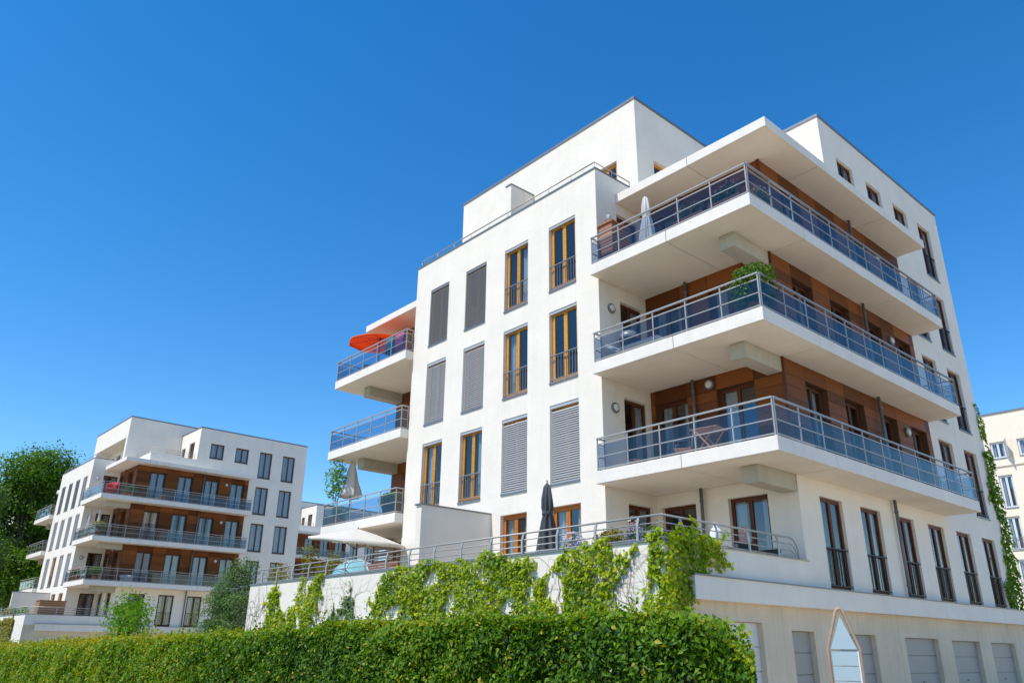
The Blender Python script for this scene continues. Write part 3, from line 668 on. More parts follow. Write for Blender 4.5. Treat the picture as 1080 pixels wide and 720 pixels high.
# ------------------------------------------------------------------ parasols
def parasol_open(label, cat_name, loc, rad, drop, cloth, pole_h, tilt=0, n=8, group=None):
    root = thing('parasol', label, 'parasol', loc, 0, group)
    mb = MB(); rings = 6; vs = []; fs = []; seg = n*4
    for i in range(rings+1):
        t = i/rings
        for k in range(seg):
            a = 2*math.pi*k/seg; ph = (k % 4)/4; sag = math.sin(math.pi*ph)
            r = rad*t*(1-.05*sag*t); z = -drop*(t**1.15)-.05*sag*math.sin(math.pi*t)*rad*.5+.02*sag*t
            vs.append((r*math.cos(a), r*math.sin(a), z))
    for k in range(seg):                                                    # short valance
        a = 2*math.pi*k/seg; sag = math.sin(math.pi*(k % 4)/4); r = rad*(1-.05*sag)
        vs.append((r*math.cos(a)*.995, r*math.sin(a)*.995, -drop-.09+.02*sag))
    for i in range(rings+1):
        for k in range(seg): fs.append((i*seg+k, i*seg+(k+1) % seg, (i+1)*seg+(k+1) % seg, (i+1)*seg+k))
    mb.add(vs, fs, .5, True); cn = mb.build('canopy', cloth, root, (0, 0, pole_h))
    so_ = cn.modifiers.new('thick', 'SOLIDIFY'); so_.thickness = .006
    if tilt: cn.rotation_euler = tilt
    m = MB(); m.tube([(0, 0, 0), (0, 0, pole_h+.06)], .024, 8); m.lathe([(.25, 0), (.26, .05), (.06, .09), (.04, .3)], 14); m.build('pole', M['steel_dark'], root)
    for k in range(n):
        a = 2*math.pi*k/n; r = MB()
        r.tube([(0, 0, -.05), (rad*.97*math.cos(a), rad*.97*math.sin(a), -drop-.015)], .010, 5); r.tube([(0, 0, -drop-.25), (rad*.5*math.cos(a), rad*.5*math.sin(a), -drop*.48-.02)], .009, 5)
        rb = r.build('rib', M['brown_wood'] if cloth == M['beige_cloth'] else M['steel_dark'], root, (0, 0, pole_h))
        if tilt: rb.rotation_euler = tilt
    return root
def parasol_closed(label, loc, z0, h, rad, cloth, group=None, cone=False, rz=0):
    root = thing('parasol', label, 'parasol', loc, rz, group)
    m = MB(); m.tube([(0, 0, 0), (0, 0, z0+h+.08)], .022, 8); m.lathe([(.22, 0), (.23, .05), (.05, .09), (.035, .28)], 14); m.build('pole', M['steel_dark'], root)
    mb = MB(); prof = [(.03, h), (rad*.34, h*.95), (rad*.50, h*.8), (rad*.52, h*.7), (rad*.40, h*.62), (rad*.55, h*.52), (rad*.74, h*.34), (rad*.92, h*.12), (rad, 0), (rad*.85, -.04), (rad*.6, .02)]
    if cone: prof = [(.02, h), (rad*.18, h*.93), (rad*.42, h*.66), (rad*.66, h*.36), (rad*.94, h*.08), (rad, 0), (rad*.97, -.10), (rad*.7, -.04)]
    fl = lambda k, n, i: 1+(.12 if cone else .30)*math.cos(2*math.pi*k*7/n+i*.3)*(0.3+.7*min(1, i/3))+.10*math.sin(2*math.pi*k*3/n+i*1.1)+.05*math.sin(k*1.7+i)
    mb.lathe([(max(r, .02), z+z0) for r, z in prof], 48, fl=fl); mb.build('folded_canopy', cloth, root)
    if cone: return root
    b = MB(); b.lathe([(rad*.50, z0+h*.595), (rad*.55, z0+h*.61), (rad*.55, z0+h*.635), (rad*.50, z0+h*.65)], 20); b.build('strap', cloth, root)
    return root
parasol_closed('tall charcoal parasol folded up, on the terrace against the white tower wall', (-.62, -1.5, 1.05), .55, 2.0, .25, M['dark_cloth'])
parasol_closed('white parasol folded up on the top right balcony, tied in the middle', (1.62, .3, 9.99), .25, 1.55, .205, M['white_cloth'])
parasol_closed('white parasol folded up on the left balcony beside the small leafy tree', (-14.1, .55, 3.99), 1.30, 1.48, .40, M['white_cloth'], None, True)
parasol_open('wide open cream parasol on the terrace, under the lowest left balcony', '', (-10.2, -1.25, 1.05), 1.68, .42, M['beige_cloth'], 2.36, (0, R(7), 0))
parasol_open('open orange red parasol on the top left balcony', '', (-13.1, .75, 9.99), 1.32, .24, M['orange_cloth'], 1.86, (R(3), R(2), 0))

# ------------------------------------------------------------------ plants in pots and boxes
def leaf_blob(name, c, rad, n, size, mat, parent=None, seed=0, shell=.55, hole=.35):
    P = RNG.normal(size=(n*2, 3)); P /= np.linalg.norm(P, axis=1, keepdims=True); rr = RNG.uniform(shell, 1, (n*2, 1))**.7
    Q = P*rr; k = noise3(Q, seed+3, 3.2) > -hole; Q = Q[k][:n]; Nn = P[k][:n]
    Q = Q*(1+.22*noise3(Nn, seed+5, 2.6)[:, None])
    C_ = np.array(c)+Q*np.array(rad); m = len(C_)
    t = .5+.3*noise3(Q, seed+1, 2.2)+RNG.normal(0, .2, m)
    me = leaf_mesh(name, C_, Nn+RNG.normal(0, .7, (m, 3))+np.array([0, 0, .3]), RNG.uniform(.7, 1.25, m)*size, t)
    return link(name, me, mat, parent)
def pot_plant(name, label, cat, loc, pr, ph, crown, n, leaf, mat, pot, stem=None, box=None, group=None, seed=1, flowers=None):
    root = thing(name, label, cat, loc, 0, group); m = MB()
    if box: m.box(-box[0], box[0], -box[1], box[1], 0, ph); m.box(-box[0]-.015, box[0]+.015, -box[1]-.015, box[1]+.015, ph-.05, ph)
    else: m.lathe([(pr*.72, 0), (pr, ph*.9), (pr*1.08, ph*.9), (pr*1.08, ph), (pr*.9, ph), (pr*.88, ph-.04)], 18)
    m.build('pot' if not box else 'planter_box', pot, root)
    s = MB(); cz = crown[0][2]
    for k in range(5): s.tube([(RNG.uniform(-.03, .03), RNG.uniform(-.03, .03), ph-.05), (RNG.uniform(-.5, .5)*crown[1][0], RNG.uniform(-.5, .5)*crown[1][1], cz)], [.02 if stem else .008, .005], 5)
    s.build('stem', M['bark'], root)
    leaf_blob('foliage', crown[0], crown[1], n, leaf, mat, root, seed, .2, .5)
    if flowers: leaf_blob('blossom', (crown[0][0], crown[0][1], crown[0][2]+crown[1][2]*.25), [r*1.03 for r in crown[1]], flowers[1], flowers[2], flowers[0], root, seed+9, .75, .1)
    return root
pot_plant('potted_shrub', 'big bushy shrub in a tub at the corner of the middle balcony', 'potted plant', (4.78, .22, 6.99), .24, .34, ((-.05, 0, .80), (.62, .58, .66)), 3400, .085, M['pot_green'], M['terracotta'], True)
pot_plant('potted_shrub', 'round green bush in a dark pot on the lowest left balcony, at its tower end', 'potted plant', (-10.55, .15, 3.99), .27, .38, ((0, 0, .62), (.40, .35, .30)), 900, .10, M['pot_green'], M['black'])
for x, lab, fm in ((3.35, 'flower box with red and white blossom on the top right balcony, nearer the folded parasol', 'flower_pink'), (4.45, 'flower box with pink blossom at the corner of the top right balcony', 'flower_pink')):
    pot_plant('flower_box', lab, 'flower box', (x, -.1, 9.99), 0, .2, ((0, 0, .40), (.48, .14, .26)), 420, .075, M['pot_green'], M['terracotta'], box=(.45, .12), group='flower boxes on the top balcony', seed=int(x*10), flowers=(M[fm], 70, .06))
pot_plant('flower_box', 'flower box behind the dark side glass of the top right balcony', 'flower box', (4.98, .75, 9.99), 0, .2, ((0, 0, .42), (.13, .45, .30)), 420, .08, M['yellow_green'], M['terracotta'], box=(.1, .42), group='flower boxes on the top balcony', seed=77, flowers=(M['flower_pink'], 60, .06))
# terrace planting along the railing
def bed(name, label, x0, x1, y, h, n, mat, seed, leaf=.07, fl=None):
    root = thing(name, label, 'planter', ((x0+x1)/2, y, 1.05)); w = (x1-x0)/2
    m = MB(); m.box(-w, w, -.14, .14, 0, .58); m.build('planter_box', M['concrete'], root)
    leaf_blob('foliage', (0, 0, .58+h*.35), (w*1.02, .22, h*.65), n, leaf, mat, root, seed, .15, .4)
    if fl: leaf_blob('blossom', (0, 0, .58+h*.45), (w*.9, .22, h*.62), fl[1], .07, fl[0], root, seed+2, .6, .3)
bed('planter_box', 'planter of yellow green box plants behind the terrace railing, left of the corner', 2.0, 2.95, -2.72, .42, 900, M['yellow_green'], 21)
bed('planter_box', 'planter with violet blossom near the terrace corner', 3.0, 3.42, -2.72, .40, 300, M['pot_green'], 22, fl=(M['flower_violet'], 150))
bed('planter_box', 'planter of low green plants right at the terrace corner', 3.46, 3.98, -2.72, .38, 420, M['pot_green'], 23)
pot_plant('potted_flowers', 'pot of pale lilac white flowers beside the amber terrace door', 'potted plant', (1.45, -2.7, 1.05), .2, .34, ((0, 0, .66), (.30, .26, .32)), 350, .06, M['pot_green'], M['white_plastic'], seed=31, flowers=(M['flower_white'], 420, .07))
for x, y, h, lab in ((-9.3, -2.6, .85, 'hedge plants in a trough under the cream parasol'), (-12.7, -2.75, .8, 'hedge plants in a trough at the far left end of the terrace')):
    bed('planter_box', lab, x-.9, x+.9, y, h, 900, M['yellow_green'], int(-x*3))
pot_plant('potted_tree', 'slender young tree standing left of the turquoise play tent', 'potted tree', (-11.6, -2.2, 1.05), .22, .36, ((0, 0, 1.25), (.36, .36, .85)), 420, .10, M['yellow_green'], M['terracotta'], True, seed=44)
pot_plant('potted_tree', 'tall leafy sapling on the lowest left balcony beside the white folded parasol', 'potted tree', (-14.25, -.02, 3.99), .2, .36, ((-.1, 0, 1.85), (.50, .42, .95)), 460, .13, M['bright'], M['terracotta'], True, seed=45)
pot_plant('potted_shrub', 'low shrub at the outer end of the lowest left balcony', 'potted plant', (-13.9, .05, 3.99), .2, .3, ((0, 0, .50), (.42, .3, .3)), 420, .09, M['olive'], M['terracotta'], seed=46)

# ------------------------------------------------------------------ furniture
def folding_table():
    t = thing('folding_table', 'small folding table with crossed pale wooden legs on the lowest right balcony', 'table', (3.0, .45, 3.99), R(6))
    m = MB()
    for k in range(6): m.box(-.36, .36, -.30+.1*k+.006, -.30+.1*(k+1)-.006, .66, .685, random.random())
    m.build('tabletop', M['pale_wood'], t, bevel=.004)
    for y in (-.24, .24):
        for s in (-1, 1):
            m = MB(); m.tube([(-.30*s, y+.015*s, 0), (.26*s, y+.015*s, .66)], .024, 4, smooth=False); m.build('leg', M['pale_wood'], t)
    for x in (-.2, .2): m = MB(); m.tube([(x, -.24, .2 if x < 0 else .22), (x, .24, .2 if x < 0 else .22)], .012, 6); m.build('crossbar', M['pale_wood'], t)
folding_table()
def garden_chair(label, loc, rz, mat, leg):
    t = thing('garden_chair', label, 'chair', loc, rz, 'garden chairs')
    m = MB()
    for k in range(5): m.box(-.22, .22, -.22+.09*k, -.14+.09*k, .43, .455, random.random())
    m.build('seat', mat, t)
    m = MB()
    for k in range(4): m.box(-.22, .22, .225+.02*k, .245+.02*k, .52+.1*k, .60+.1*k, random.random())
    m.build('backrest', mat, t)
    for x in (-.21, .21):
        m = MB(); m.tube([(x, -.21, 0), (x, -.21, .64), (x, .2, .64)], .014, 6); m.build('leg', leg, t)
        m = MB(); m.tube([(x, .2, 0), (x, .22, .45), (x, .31, .94)], .014, 6); m.build('leg', leg, t)
garden_chair('white garden chair on the terrace beside the planter with violet blossom', (3.3, -2.15, 1.05), R(200), M['white_plastic'], M['white_plastic'])
garden_chair('brown wooden chair on the lowest right balcony near the folding table', (1.9, .9, 3.99), R(-60), M['pale_wood'], M['steel_dark'])
garden_chair('chair with wooden slats on the top left balcony near the outer corner', (-13.9, .5, 9.99), R(30), M['teal_cloth'], M['steel_dark'])
def cabinet():
    t = thing('wicker_cabinet', 'brown wicker cupboard at the tower end of the top right balcony', 'cabinet', (.3, .42, 9.99))
    m = MB()
    m.box(-.25, .25, -.38, .38, 0, 1.36); m.build('body', M['brown_wood'], t, bevel=.01)
    for k in range(12):
        m = MB() if k == 0 else m; m.box(-.255, .255, -.384, .384, .06+.105*k, .09+.105*k)
    m.build('slats', M['pale_wood'], t)
    m = MB(); m.box(-.29, .29, -.42, .42, 1.36, 1.42); m.build('lid', M['terracotta'], t, bevel=.01)
cabinet()
def grill():
    t = thing('kettle_grill', 'dark kettle grill with raised lid on the middle right balcony', 'grill', (.42, .75, 6.99))
    m = MB(); m.lathe([(.03, .58), (.17, .62), (.25, .72), (.28, .84), (.29, .85)], 20); m.build('bowl', M['black'], t)
    m = MB(); m.lathe([(.29, .86), (.27, .98), (.19, 1.08), (.06, 1.13), (.02, 1.14)], 20); m.build('lid', M['steel'], t)
    for k in range(3): a = 2.1*k+.4; m = MB(); m.tube([(.16*math.cos(a), .16*math.sin(a), .64), (.32*math.cos(a), .32*math.sin(a), 0)], .014, 6); m.build('leg', M['steel_dark'], t)
grill()
def lounger(label, loc, rz, mat, frame_mat, back=.62):
    t = thing('lounger', label, 'lounger', loc, rz)
    m = MB(); m.box(-.32, .32, -.7, .6, .30, .38); m.build('cushion', mat, t, bevel=.03)
    m = MB(); m.add([(-.32, .6, .30), (.32, .6, .30), (.32, 1.05, .30+back), (-.32, 1.05, .30+back), (-.32, .68, .26), (.32, .68, .26), (.32, 1.13, .26+back), (-.32, 1.13, .26+back)], [(0, 1, 2, 3), (7, 6, 5, 4), (0, 4, 5, 1), (1, 5, 6, 2), (2, 6, 7, 3), (3, 7, 4, 0)]); m.build('backrest', mat, t)
    for x in (-.3, .3):
        for y in (-.6, .55): m = MB(); m.tube([(x, y, 0), (x, y, .3)], .02, 6); m.build('leg', frame_mat, t)
lounger('white cushioned lounger on the middle right balcony beside the grill', (1.25, .35, 6.99), R(90), M['white_cloth'], M['steel_dark'], .3)
lounger('black lounger on the terrace by the end of the railing', (3.55, .55, 1.05), R(0), M['black'], M['steel_dark'], .55)
m = MB(); m.lathe([(.14, 0), (.22, .14), (.22, .2), (.17, .27), (.08, .29)], 16)
tag(m.build('basket', M['brown_wood'], None, (.78, .3, 3.99)), 'round brown basket on the floor of the lowest right balcony', 'basket')
m = MB(); m.lathe([(.13, 0), (.13, .34), (.11, .42), (.05, .46), (.05, .55), (.065, .56)], 12)
tag(m.build('lantern', M['white_plastic'], None, (3.95, -1.0, 1.645), 0), 'white lantern standing on the terrace parapet beside the creeper', 'lantern')
def play_tent():
    t = thing('play_tent', 'turquoise dome shaped play tent behind the terrace railing', 'play tent', (-8.3, -2.3, 1.05)); m = MB()
    m.lathe([(.95*math.cos(a), 1.12*math.sin(a)) for a in np.linspace(0, 1.54, 9)], 24, fl=lambda k, n, i: 1-.05*abs(math.sin(math.pi*k*6/n))); m.build('tent_cloth', M['turq'], t)
    for k in range(3):
        a0 = math.pi*k/3; m = MB(); m.tube([(.965*math.cos(a)*math.cos(a0), .965*math.cos(a)*math.sin(a0), 1.135*math.sin(a)) for a in np.linspace(0, math.pi, 17)], .012, 6); m.build('hoop', M['white_plastic'], t)
play_tent()
def screen(label, loc, w, h, rz=0):
    t = thing('slatted_screen', label, 'screen', loc, rz, 'slatted wooden screens')
    n = int(h/.11)
    for x in (-w/2, w/2-.06): m = MB(); m.box(x, x+.06, -.03, .03, 0, h); m.build('post', M['brown_wood'], t)
    m = MB()
    for k in range(n): m.box(-w/2+.06, w/2-.06, -.012, .012, .04+.11*k, .115+.11*k, random.random())
    m.build('slat_panel', M['brown_wood'], t)
screen('left slatted wooden screen under the lowest left balcony', (-11.35, .55, 1.05), 1.45, 2.15); screen('right slatted wooden screen under the lowest left balcony, next to the tower', (-9.95, .55, 1.05), 1.25, 2.15)
def bench(label, loc, rz, L_=1.5):
    t = thing('garden_bench', label, 'bench', loc, rz); m = MB()
    for k in range(4): m.box(-L_/2, L_/2, -.22+.11*k, -.13+.11*k, .42, .45, random.random())
    m.build('seat', M['brown_wood'], t); m = MB()
    for k in range(4): m.box(-L_/2, L_/2, .22+.015*k, .245+.015*k, .5+.12*k, .6+.12*k, random.random())
    m.build('backrest', M['brown_wood'], t)
    for x in (-L_/2+.08, L_/2-.08): m = MB(); m.box(x-.03, x+.03, -.2, .22, 0, .42); m.build('leg', M['brown_wood'], t)
bench('red brown garden bench on the terrace beside the cream parasol', (-7.0, -2.0, 1.05), R(180), 1.9)
def wooden_table(label, loc):
    t = thing('garden_table', label, 'table', loc); m = MB()
    for k in range(7): m.box(-.9, .9, -.42+.12*k, -.31+.12*k, .72, .75, random.random())
    m.build('tabletop', M['brown_wood'], t)
    for x in (-.8, .8):
        for y in (-.36, .36): m = MB(); m.box(x-.04, x+.04, y-.04, y+.04, 0, .72); m.build('leg', M['brown_wood'], t)
wooden_table('red brown wooden table under the cream parasol', (-8.6, -1.2, 1.05))
for x, mm, cl, lab in ((-10.05, 'pink_cloth', 0, 'pink towel hung over the railing of the top left balcony'), (-10.7, 'teal_cloth', 1, 'teal towel hung over the railing of the top left balcony')):
    m = MB(); vs = []; fs = []
    for i in range(9):
        for k, (y, z) in enumerate(((-.03, .25), (-.035, .6), (-.02, .905), (.0, .915), (.07, .60), (.075, .2))):
            vs.append((-.28+.07*i, y+.012*math.sin(i*1.7+k*.4), z))
    for i in range(8):
        for k in range(5): fs.append((i*6+k, i*6+k+1, i*6+6+k+1, i*6+6+k))
    m.add(vs, fs, .5, True); o = m.build('towel', M[mm], None, (x, -.305+.10, 9.99-.02)); tag(o, lab, 'towel')
    so_ = o.modifiers.new('thick', 'SOLIDIFY'); so_.thickness = .008

# ------------------------------------------------------------------ two people sitting on the terrace
def skin_body(name, mat, verts, edges, rad, parent=None, sub=2):
    me = bpy.data.meshes.new(name); me.from_pydata(verts, edges, []); me.materials.append(mat)
    o = bpy.data.objects.new(name, me); COL.objects.link(o); o.parent = parent
    sm = o.modifiers.new('skin', 'SKIN'); sm.use_smooth_shade = True
    for i, r in enumerate(rad): me.skin_vertices[0].data[i].radius = r if isinstance(r, tuple) else (r, r)
    for d in me.skin_vertices[0].data: d.use_root = False
    me.skin_vertices[0].data[0].use_root = True
    ss = o.modifiers.new('sub', 'SUBSURF'); ss.levels = sub; ss.render_levels = sub
    return o
def chain(V, E, RR, start, pts):
    p = start
    for co, r in pts:
        V.append(co); RR.append(r); E.append((p, len(V)-1)); p = len(V)-1
    return p
def person(label, loc, rz, shirt, hair):
    root = thing('person', label, 'person', loc, rz)
    V = [(0, 0, .50)]; RR = [.15]; E = []
    ch = chain(V, E, RR, 0, [((0, .02, .64), (.15, .11)), ((0, .05, .82), (.17, .115)), ((0, .05, .96), (.15, .09))])
    nk = chain(V, E, RR, ch, [((0, .03, 1.06), .052)])
    chain(V, E, RR, nk, [((0, .01, 1.13), .072), ((0, .0, 1.21), .092), ((0, .01, 1.29), .07)])
    hands = []
    for s in (-1, 1):
        sh = chain(V, E, RR, ch, [((s*.17, .05, .95), .065)])
        wr = chain(V, E, RR, sh, [((s*.23, -.02, .72), .05), ((s*.20, -.26, .70), .036), ((s*.18, -.33, .71), .03)]); hands.append((s, V[wr]))
        hp = chain(V, E, RR, wr, [((s*.175, -.40, .705), .030)])
        for f, (dx, ln) in enumerate(((-.027, .075), (-.009, .085), (.009, .08), (.027, .062))):
            chain(V, E, RR, hp, [((s*.175+dx, -.43, .70), .010), ((s*.175+dx*1.15, -.43-ln*.5, .69), .0095), ((s*.175+dx*1.2, -.43-ln*.9, .668), .008)])
        chain(V, E, RR, wr, [((s*.145, -.36, .70), .011), ((s*.125, -.395, .69), .009)])
        hip = chain(V, E, RR, 0, [((s*.10, -.02, .48), .10), ((s*.12, -.42, .50), .07), ((s*.12, -.46, .10), .045), ((s*.12, -.45, .05), .045), ((s*.13, -.60, .035), .04)])
    b = skin_body('body', M['skin'], V, E, RR, root)
    # shirt and trousers
    V = [(0, .02, .52)]; RR = [(.165, .135)]; E = []
    ch = chain(V, E, RR, 0, [((0, .03, .66), (.165, .125)), ((0, .05, .83), (.185, .13)), ((0, .05, .955), (.155, .10))])
    for s in (-1, 1): chain(V, E, RR, chain(V, E, RR, ch, [((s*.175, .05, .955), .08)]), [((s*.225, -.005, .77), .066)])
    skin_body('shirt', shirt, V, E, RR, root)
    V = [(0, 0, .49)]; RR = [(.165, .14)]; E = []
    for s in (-1, 1): chain(V, E, RR, 0, [((s*.10, -.04, .48), .115), ((s*.12, -.42, .50), .086), ((s*.12, -.455, .14), .065)])
    skin_body('trousers', M['black'], V, E, RR, root)
    m = MB(); m.lathe([(.004, 1.345), (.06, 1.34), (.095, 1.30), (.107, 1.24), (.10, 1.20)], 16, c=(0, .018, 0)); m.build('hair', hair, b)
    for s in (-1, 1):
        m = MB(); m.lathe([(.004, -.02), (.016, -.008), (.016, .008), (.004, .02)], 8, c=(s*.034, -.082, 1.225)); m.build('eye', M['white_plastic'], b)
        m = MB(); m.lathe([(.004, -.03), (.018, -.012), (.02, .012), (.006, .03)], 8, c=(s*.094, .015, 1.21)); m.build('ear', M['skin'], b)
    m = MB(); m.tube([(0, -.088, 1.235), (0, -.113, 1.19), (0, -.09, 1.182)], [.010, .016, .010], 6); m.build('nose', M['skin'], b)
    m = MB(); m.tube([(-.026, -.080, 1.155), (0, -.089, 1.152), (.026, -.080, 1.155)], .007, 6); m.build('mouth', M['terracotta'], b)
    m = MB(); m.box(-.23, .23, -.22, .24, .34, .37); m.box(-.23, .23, .22, .26, .37, .82)
    return root
person('person in a lavender shirt sitting behind the planter near the terrace corner', (2.55, -2.0, 1.05), R(-20), M['lavender'], M['hair'])
garden_chair('dark garden chair under the person in the lavender shirt', (2.53, -1.95, 1.05), R(-20), M['black'], M['steel_dark'])
person('person in a black top sitting by the right end of the terrace railing', (3.35, 1.0, 1.05), R(70), M['black'], M['skin'])
garden_chair('dark garden chair under the person in the black top', (3.30, 1.02, 1.05), R(70), M['black'], M['steel_dark'])

# ------------------------------------------------------------------ little things on the western building
WB = Matrix.Translation((-53.365, -.084, -.245)) @ Matrix.Rotation(.01137, 4, 'Z')
def wb(x, y, z): return tuple(WB @ Vector((x, y, z)))
def armchair():
    t = thing('armchair', 'bright red padded armchair on the top balcony of the left building', 'armchair', wb(4.7, .45, 9.99), R(40))
    m = MB(); m.lathe([(.36, .1), (.46, .25), (.48, .42), (.36, .48)], 18); m.build('seat', M['red_cloth'], t)
    m = MB()
    for k in range(7):
        a = math.pi*k/6; m.lathe([(.09, .35), (.16, .5), (.15, .78+.1*math.sin(a)), (.05, .86+.1*math.sin(a))], 10, c=(.38*math.cos(a), .30*math.sin(a), 0))
    m.build('backrest', M['red_cloth'], t)
armchair()
pot_plant('potted_shrub', 'spiky pale green plant beside the red armchair on the left building', 'potted plant', wb(4.75, 1.7, 9.99), .22, .3, ((0, 0, .55), (.50, .5, .38)), 500, .12, M['olive'], M['terracotta'], seed=61)
pot_plant('potted_shrub', 'yellowish plant on the corner of the middle balcony of the left building', 'potted plant', wb(4.6, .15, 6.99), .22, .3, ((0, 0, .75), (.55, .5, .38)), 500, .12, M['yellow_green'], M['terracotta'], seed=62)
pot_plant('potted_shrub', 'green plant on the corner of the lowest balcony of the left building', 'potted plant', wb(4.7, .5, 3.99), .22, .3, ((0, 0, .65), (.55, .6, .32)), 500, .12, M['pot_green'], M['terracotta'], seed=63)
pot_plant('flower_box', 'flower box with red blossom at the tower end of the lowest balcony, left building', 'flower box', wb(1.6, -.05, 3.99), 0, .5, ((0, 0, .78), (1.0, .2, .25)), 500, .1, M['pot_green'], M['terracotta'], box=(.9, .14), seed=64, flowers=(M['flower_pink'], 160, .1))
m = MB(); m.lathe([(.40, 0), (.46, .42), (.49, .46), (.44, .47)], 22); tag(m.build('tub', M['white_plastic'], None, wb(4.75, 2.6, 3.99)), 'round white tub on the lowest balcony of the left building', 'tub')
for x, y, g in ((1.0, .3, 'leftmost'), (2.9, .45, 'right')):
    parasol_closed('slim folded white parasol on the left building, ' + ('next to its tower' if g == 'leftmost' else 'nearer the balcony corner'), wb(x, y, 6.99), .5, 1.7, .17, M['white_cloth'], 'folded white parasols of the left building')
def wicker_box():
    t = thing('wicker_box', 'orange brown wicker box on the terrace of the left building', 'box', wb(3.3, -1.6, 1.05)); m = MB()
    m.box(-.55, .55, -.8, .8, 0, 1.45); m.build('body', M['pale_wood'], t, bevel=.02); m = MB()
    for k in range(11): m.box(-.56, .56, -.81, .81, .05+.125*k, .12+.125*k, random.random())
    m.build('woven_bands', M['brown_wood'], t); m = MB(); m.box(-.6, .6, -.85, .85, 1.45, 1.53); m.build('lid', M['brown_wood'], t, bevel=.02)
wicker_box()
for k, (x, h, mt) in enumerate(((-4.5, .75, 'yellow_green'), (-1.9, .6, 'pot_green'), (.6, .6, 'bright'))):
    pot_plant('potted_shrub', ['tall yellow plant on the far end of the left building terrace', 'middle one of the three pot plants along the left building terrace', 'bright green pot plant beside the wicker box of the left building'][k], 'potted plant', wb(x, -2.6, 1.05), .22, .4, ((0, 0, .5+h*.5), (.7, .35, h*.6)), 380, .12, M[mt], M['terracotta'], seed=70+k)

# ------------------------------------------------------------------ creeper on the walls
def inside(px, pz, poly):
    c = np.zeros(len(px), bool); j = len(poly)-1
    for i in range(len(poly)):
        (x1, z1), (x2, z2) = poly[i], poly[j]
        if z1 != z2: c ^= ((z1 > pz) != (z2 > pz)) & (px < (x2-x1)*(pz-z1)/(z2-z1)+x1)
        j = i
    return c
def creeper_pts(poly, dens, jit=.10, thick=.2, seed=0):
    P = np.array(poly); lo, hi = P.min(0)-.15, P.max(0)+.15
    n = int((hi-lo).prod()*dens); q = RNG.uniform(lo, hi, (n, 2))
    w_ = np.stack([q[:, 0], q[:, 1], np.zeros(n)], 1)
    ox = noise3(w_, seed+1, 4)*.22+noise3(w_, seed+2, 12)*.10; oz = noise3(w_, seed+3, 4)*.20+noise3(w_, seed+4, 12)*.10
    k = inside(q[:, 0]+ox, q[:, 1]+oz, poly) & (noise3(w_, seed+5, 5) > -.46); q = q[k]; w_ = w_[k]
    d = RNG.uniform(0, 1, len(q))**1.3*thick*(.55+.45*noise3(w_, seed+6, 3))+.02
    return q, np.abs(d), w_
def creeper(label, polys, mat, dens=560, leaf=.095, thick=.2, seed=0):
    root = thing('creeper', label, 'creeper', (polys[0][2][0][0] if polys[0][0] == 'front' else polys[0][1], polys[0][1] if polys[0][0] == 'front' else polys[0][2][0][0], -2.1), 0, 'creeper patches on the white wall')
    inv = -Vector(root.location); C_ = []; N_ = []; T_ = []
    st = MB()
    for kind, pl, poly in polys:
        q, d, w_ = creeper_pts(poly, dens, thick=thick, seed=seed); n = len(q)
        if kind == 'front': c = np.stack([q[:, 0], pl-d, q[:, 1]], 1); nn = np.array([0, -1, .7])
        else: c = np.stack([pl+d, q[:, 0], q[:, 1]], 1); nn = np.array([1, -.1, .4])
        C_.append(c+np.array(inv)); N_.append(nn+RNG.normal(0, .45, (n, 3))); T_.append(.48+.30*noise3(w_, seed+8, 2.2)+RNG.normal(0, .2, n))
        P = np.array(poly); xm = P[:, 0].mean()
        for s in range(4 if kind == 'front' and seed != 140 else 0):
            x = xm+RNG.uniform(-.3, .3)*(np.ptp(P[:, 0])); z = P[:, 1].min()-.8; pts = []
            zt = min(P[:, 1].max()-.05, z+2.6)
            while z < zt:
                pts.append((x, pl-.015, z) if kind == 'front' else (pl+.015, x, z)); z += .16; x += RNG.normal(0, .07)
            if len(pts) > 2: st.tube([tuple(Vector(p)+inv) for p in pts], [.007*(1-i/len(pts))+.003 for i in range(len(pts))], 5)
    for kind, pl, poly in polys:                                            # thin runners with leaves along them, trailing out of the mass
        P = np.array(poly); zlo = P[:, 1].min()+.25
        for _ in range(int(14*max(1, np.ptp(P[:, 0])/1.6))):
            j = RNG.integers(len(P)); q = P[j]+(P[(j+1) % len(P)]-P[j])*RNG.random(); q = q+(P.mean(0)-q)*.12; a = RNG.choice([R(-90), R(-60), R(-120), R(20), R(160), R(100)])+RNG.normal(0, .3); pts = []; ln = RNG.uniform(.2, .6)
            if q[1] < zlo or (kind == 'side' and pl < 4.25 and False): continue
            for i in range(int(ln/.045)):
                a += RNG.normal(0, .18)-.03*math.cos(a); q = q+.045*np.array([math.cos(a), math.sin(a)]); off = .015+.02*abs(math.sin(i*.7))
                if q[1] > 1.72 and pl < 4: break
                c = np.array((q[0], pl-off, q[1]) if kind == 'front' else (pl+off, q[0], q[1]))+np.array(inv); pts.append(tuple(c))
                for k in range(2):
                    C_.append((c+RNG.normal(0, .03, 3))[None]); N_.append(((np.array([0, -1, .6]) if kind == 'front' else np.array([1, 0, .4]))+RNG.normal(0, .4, 3))[None]); T_.append(np.array([RNG.uniform(.4, 1)]))
            if len(pts) > 2: st.tube(pts, .003, 4)
    st.build('stem', M['twig'], root)
    C_ = np.concatenate(C_); N_ = np.concatenate(N_); T_ = np.concatenate(T_)
    link('foliage', leaf_mesh('foliage', C_, N_, RNG.uniform(.6, 1.25, len(C_))*leaf, T_, .85, .15), mat, root)
W_ = -3.2
PA = [(-12.26, 1.34), (-11.64, 1.37), (-11.56, .83), (-10.87, .53), (-10.6, -.3), (-12.9, -.3), (-12.22, .7)]
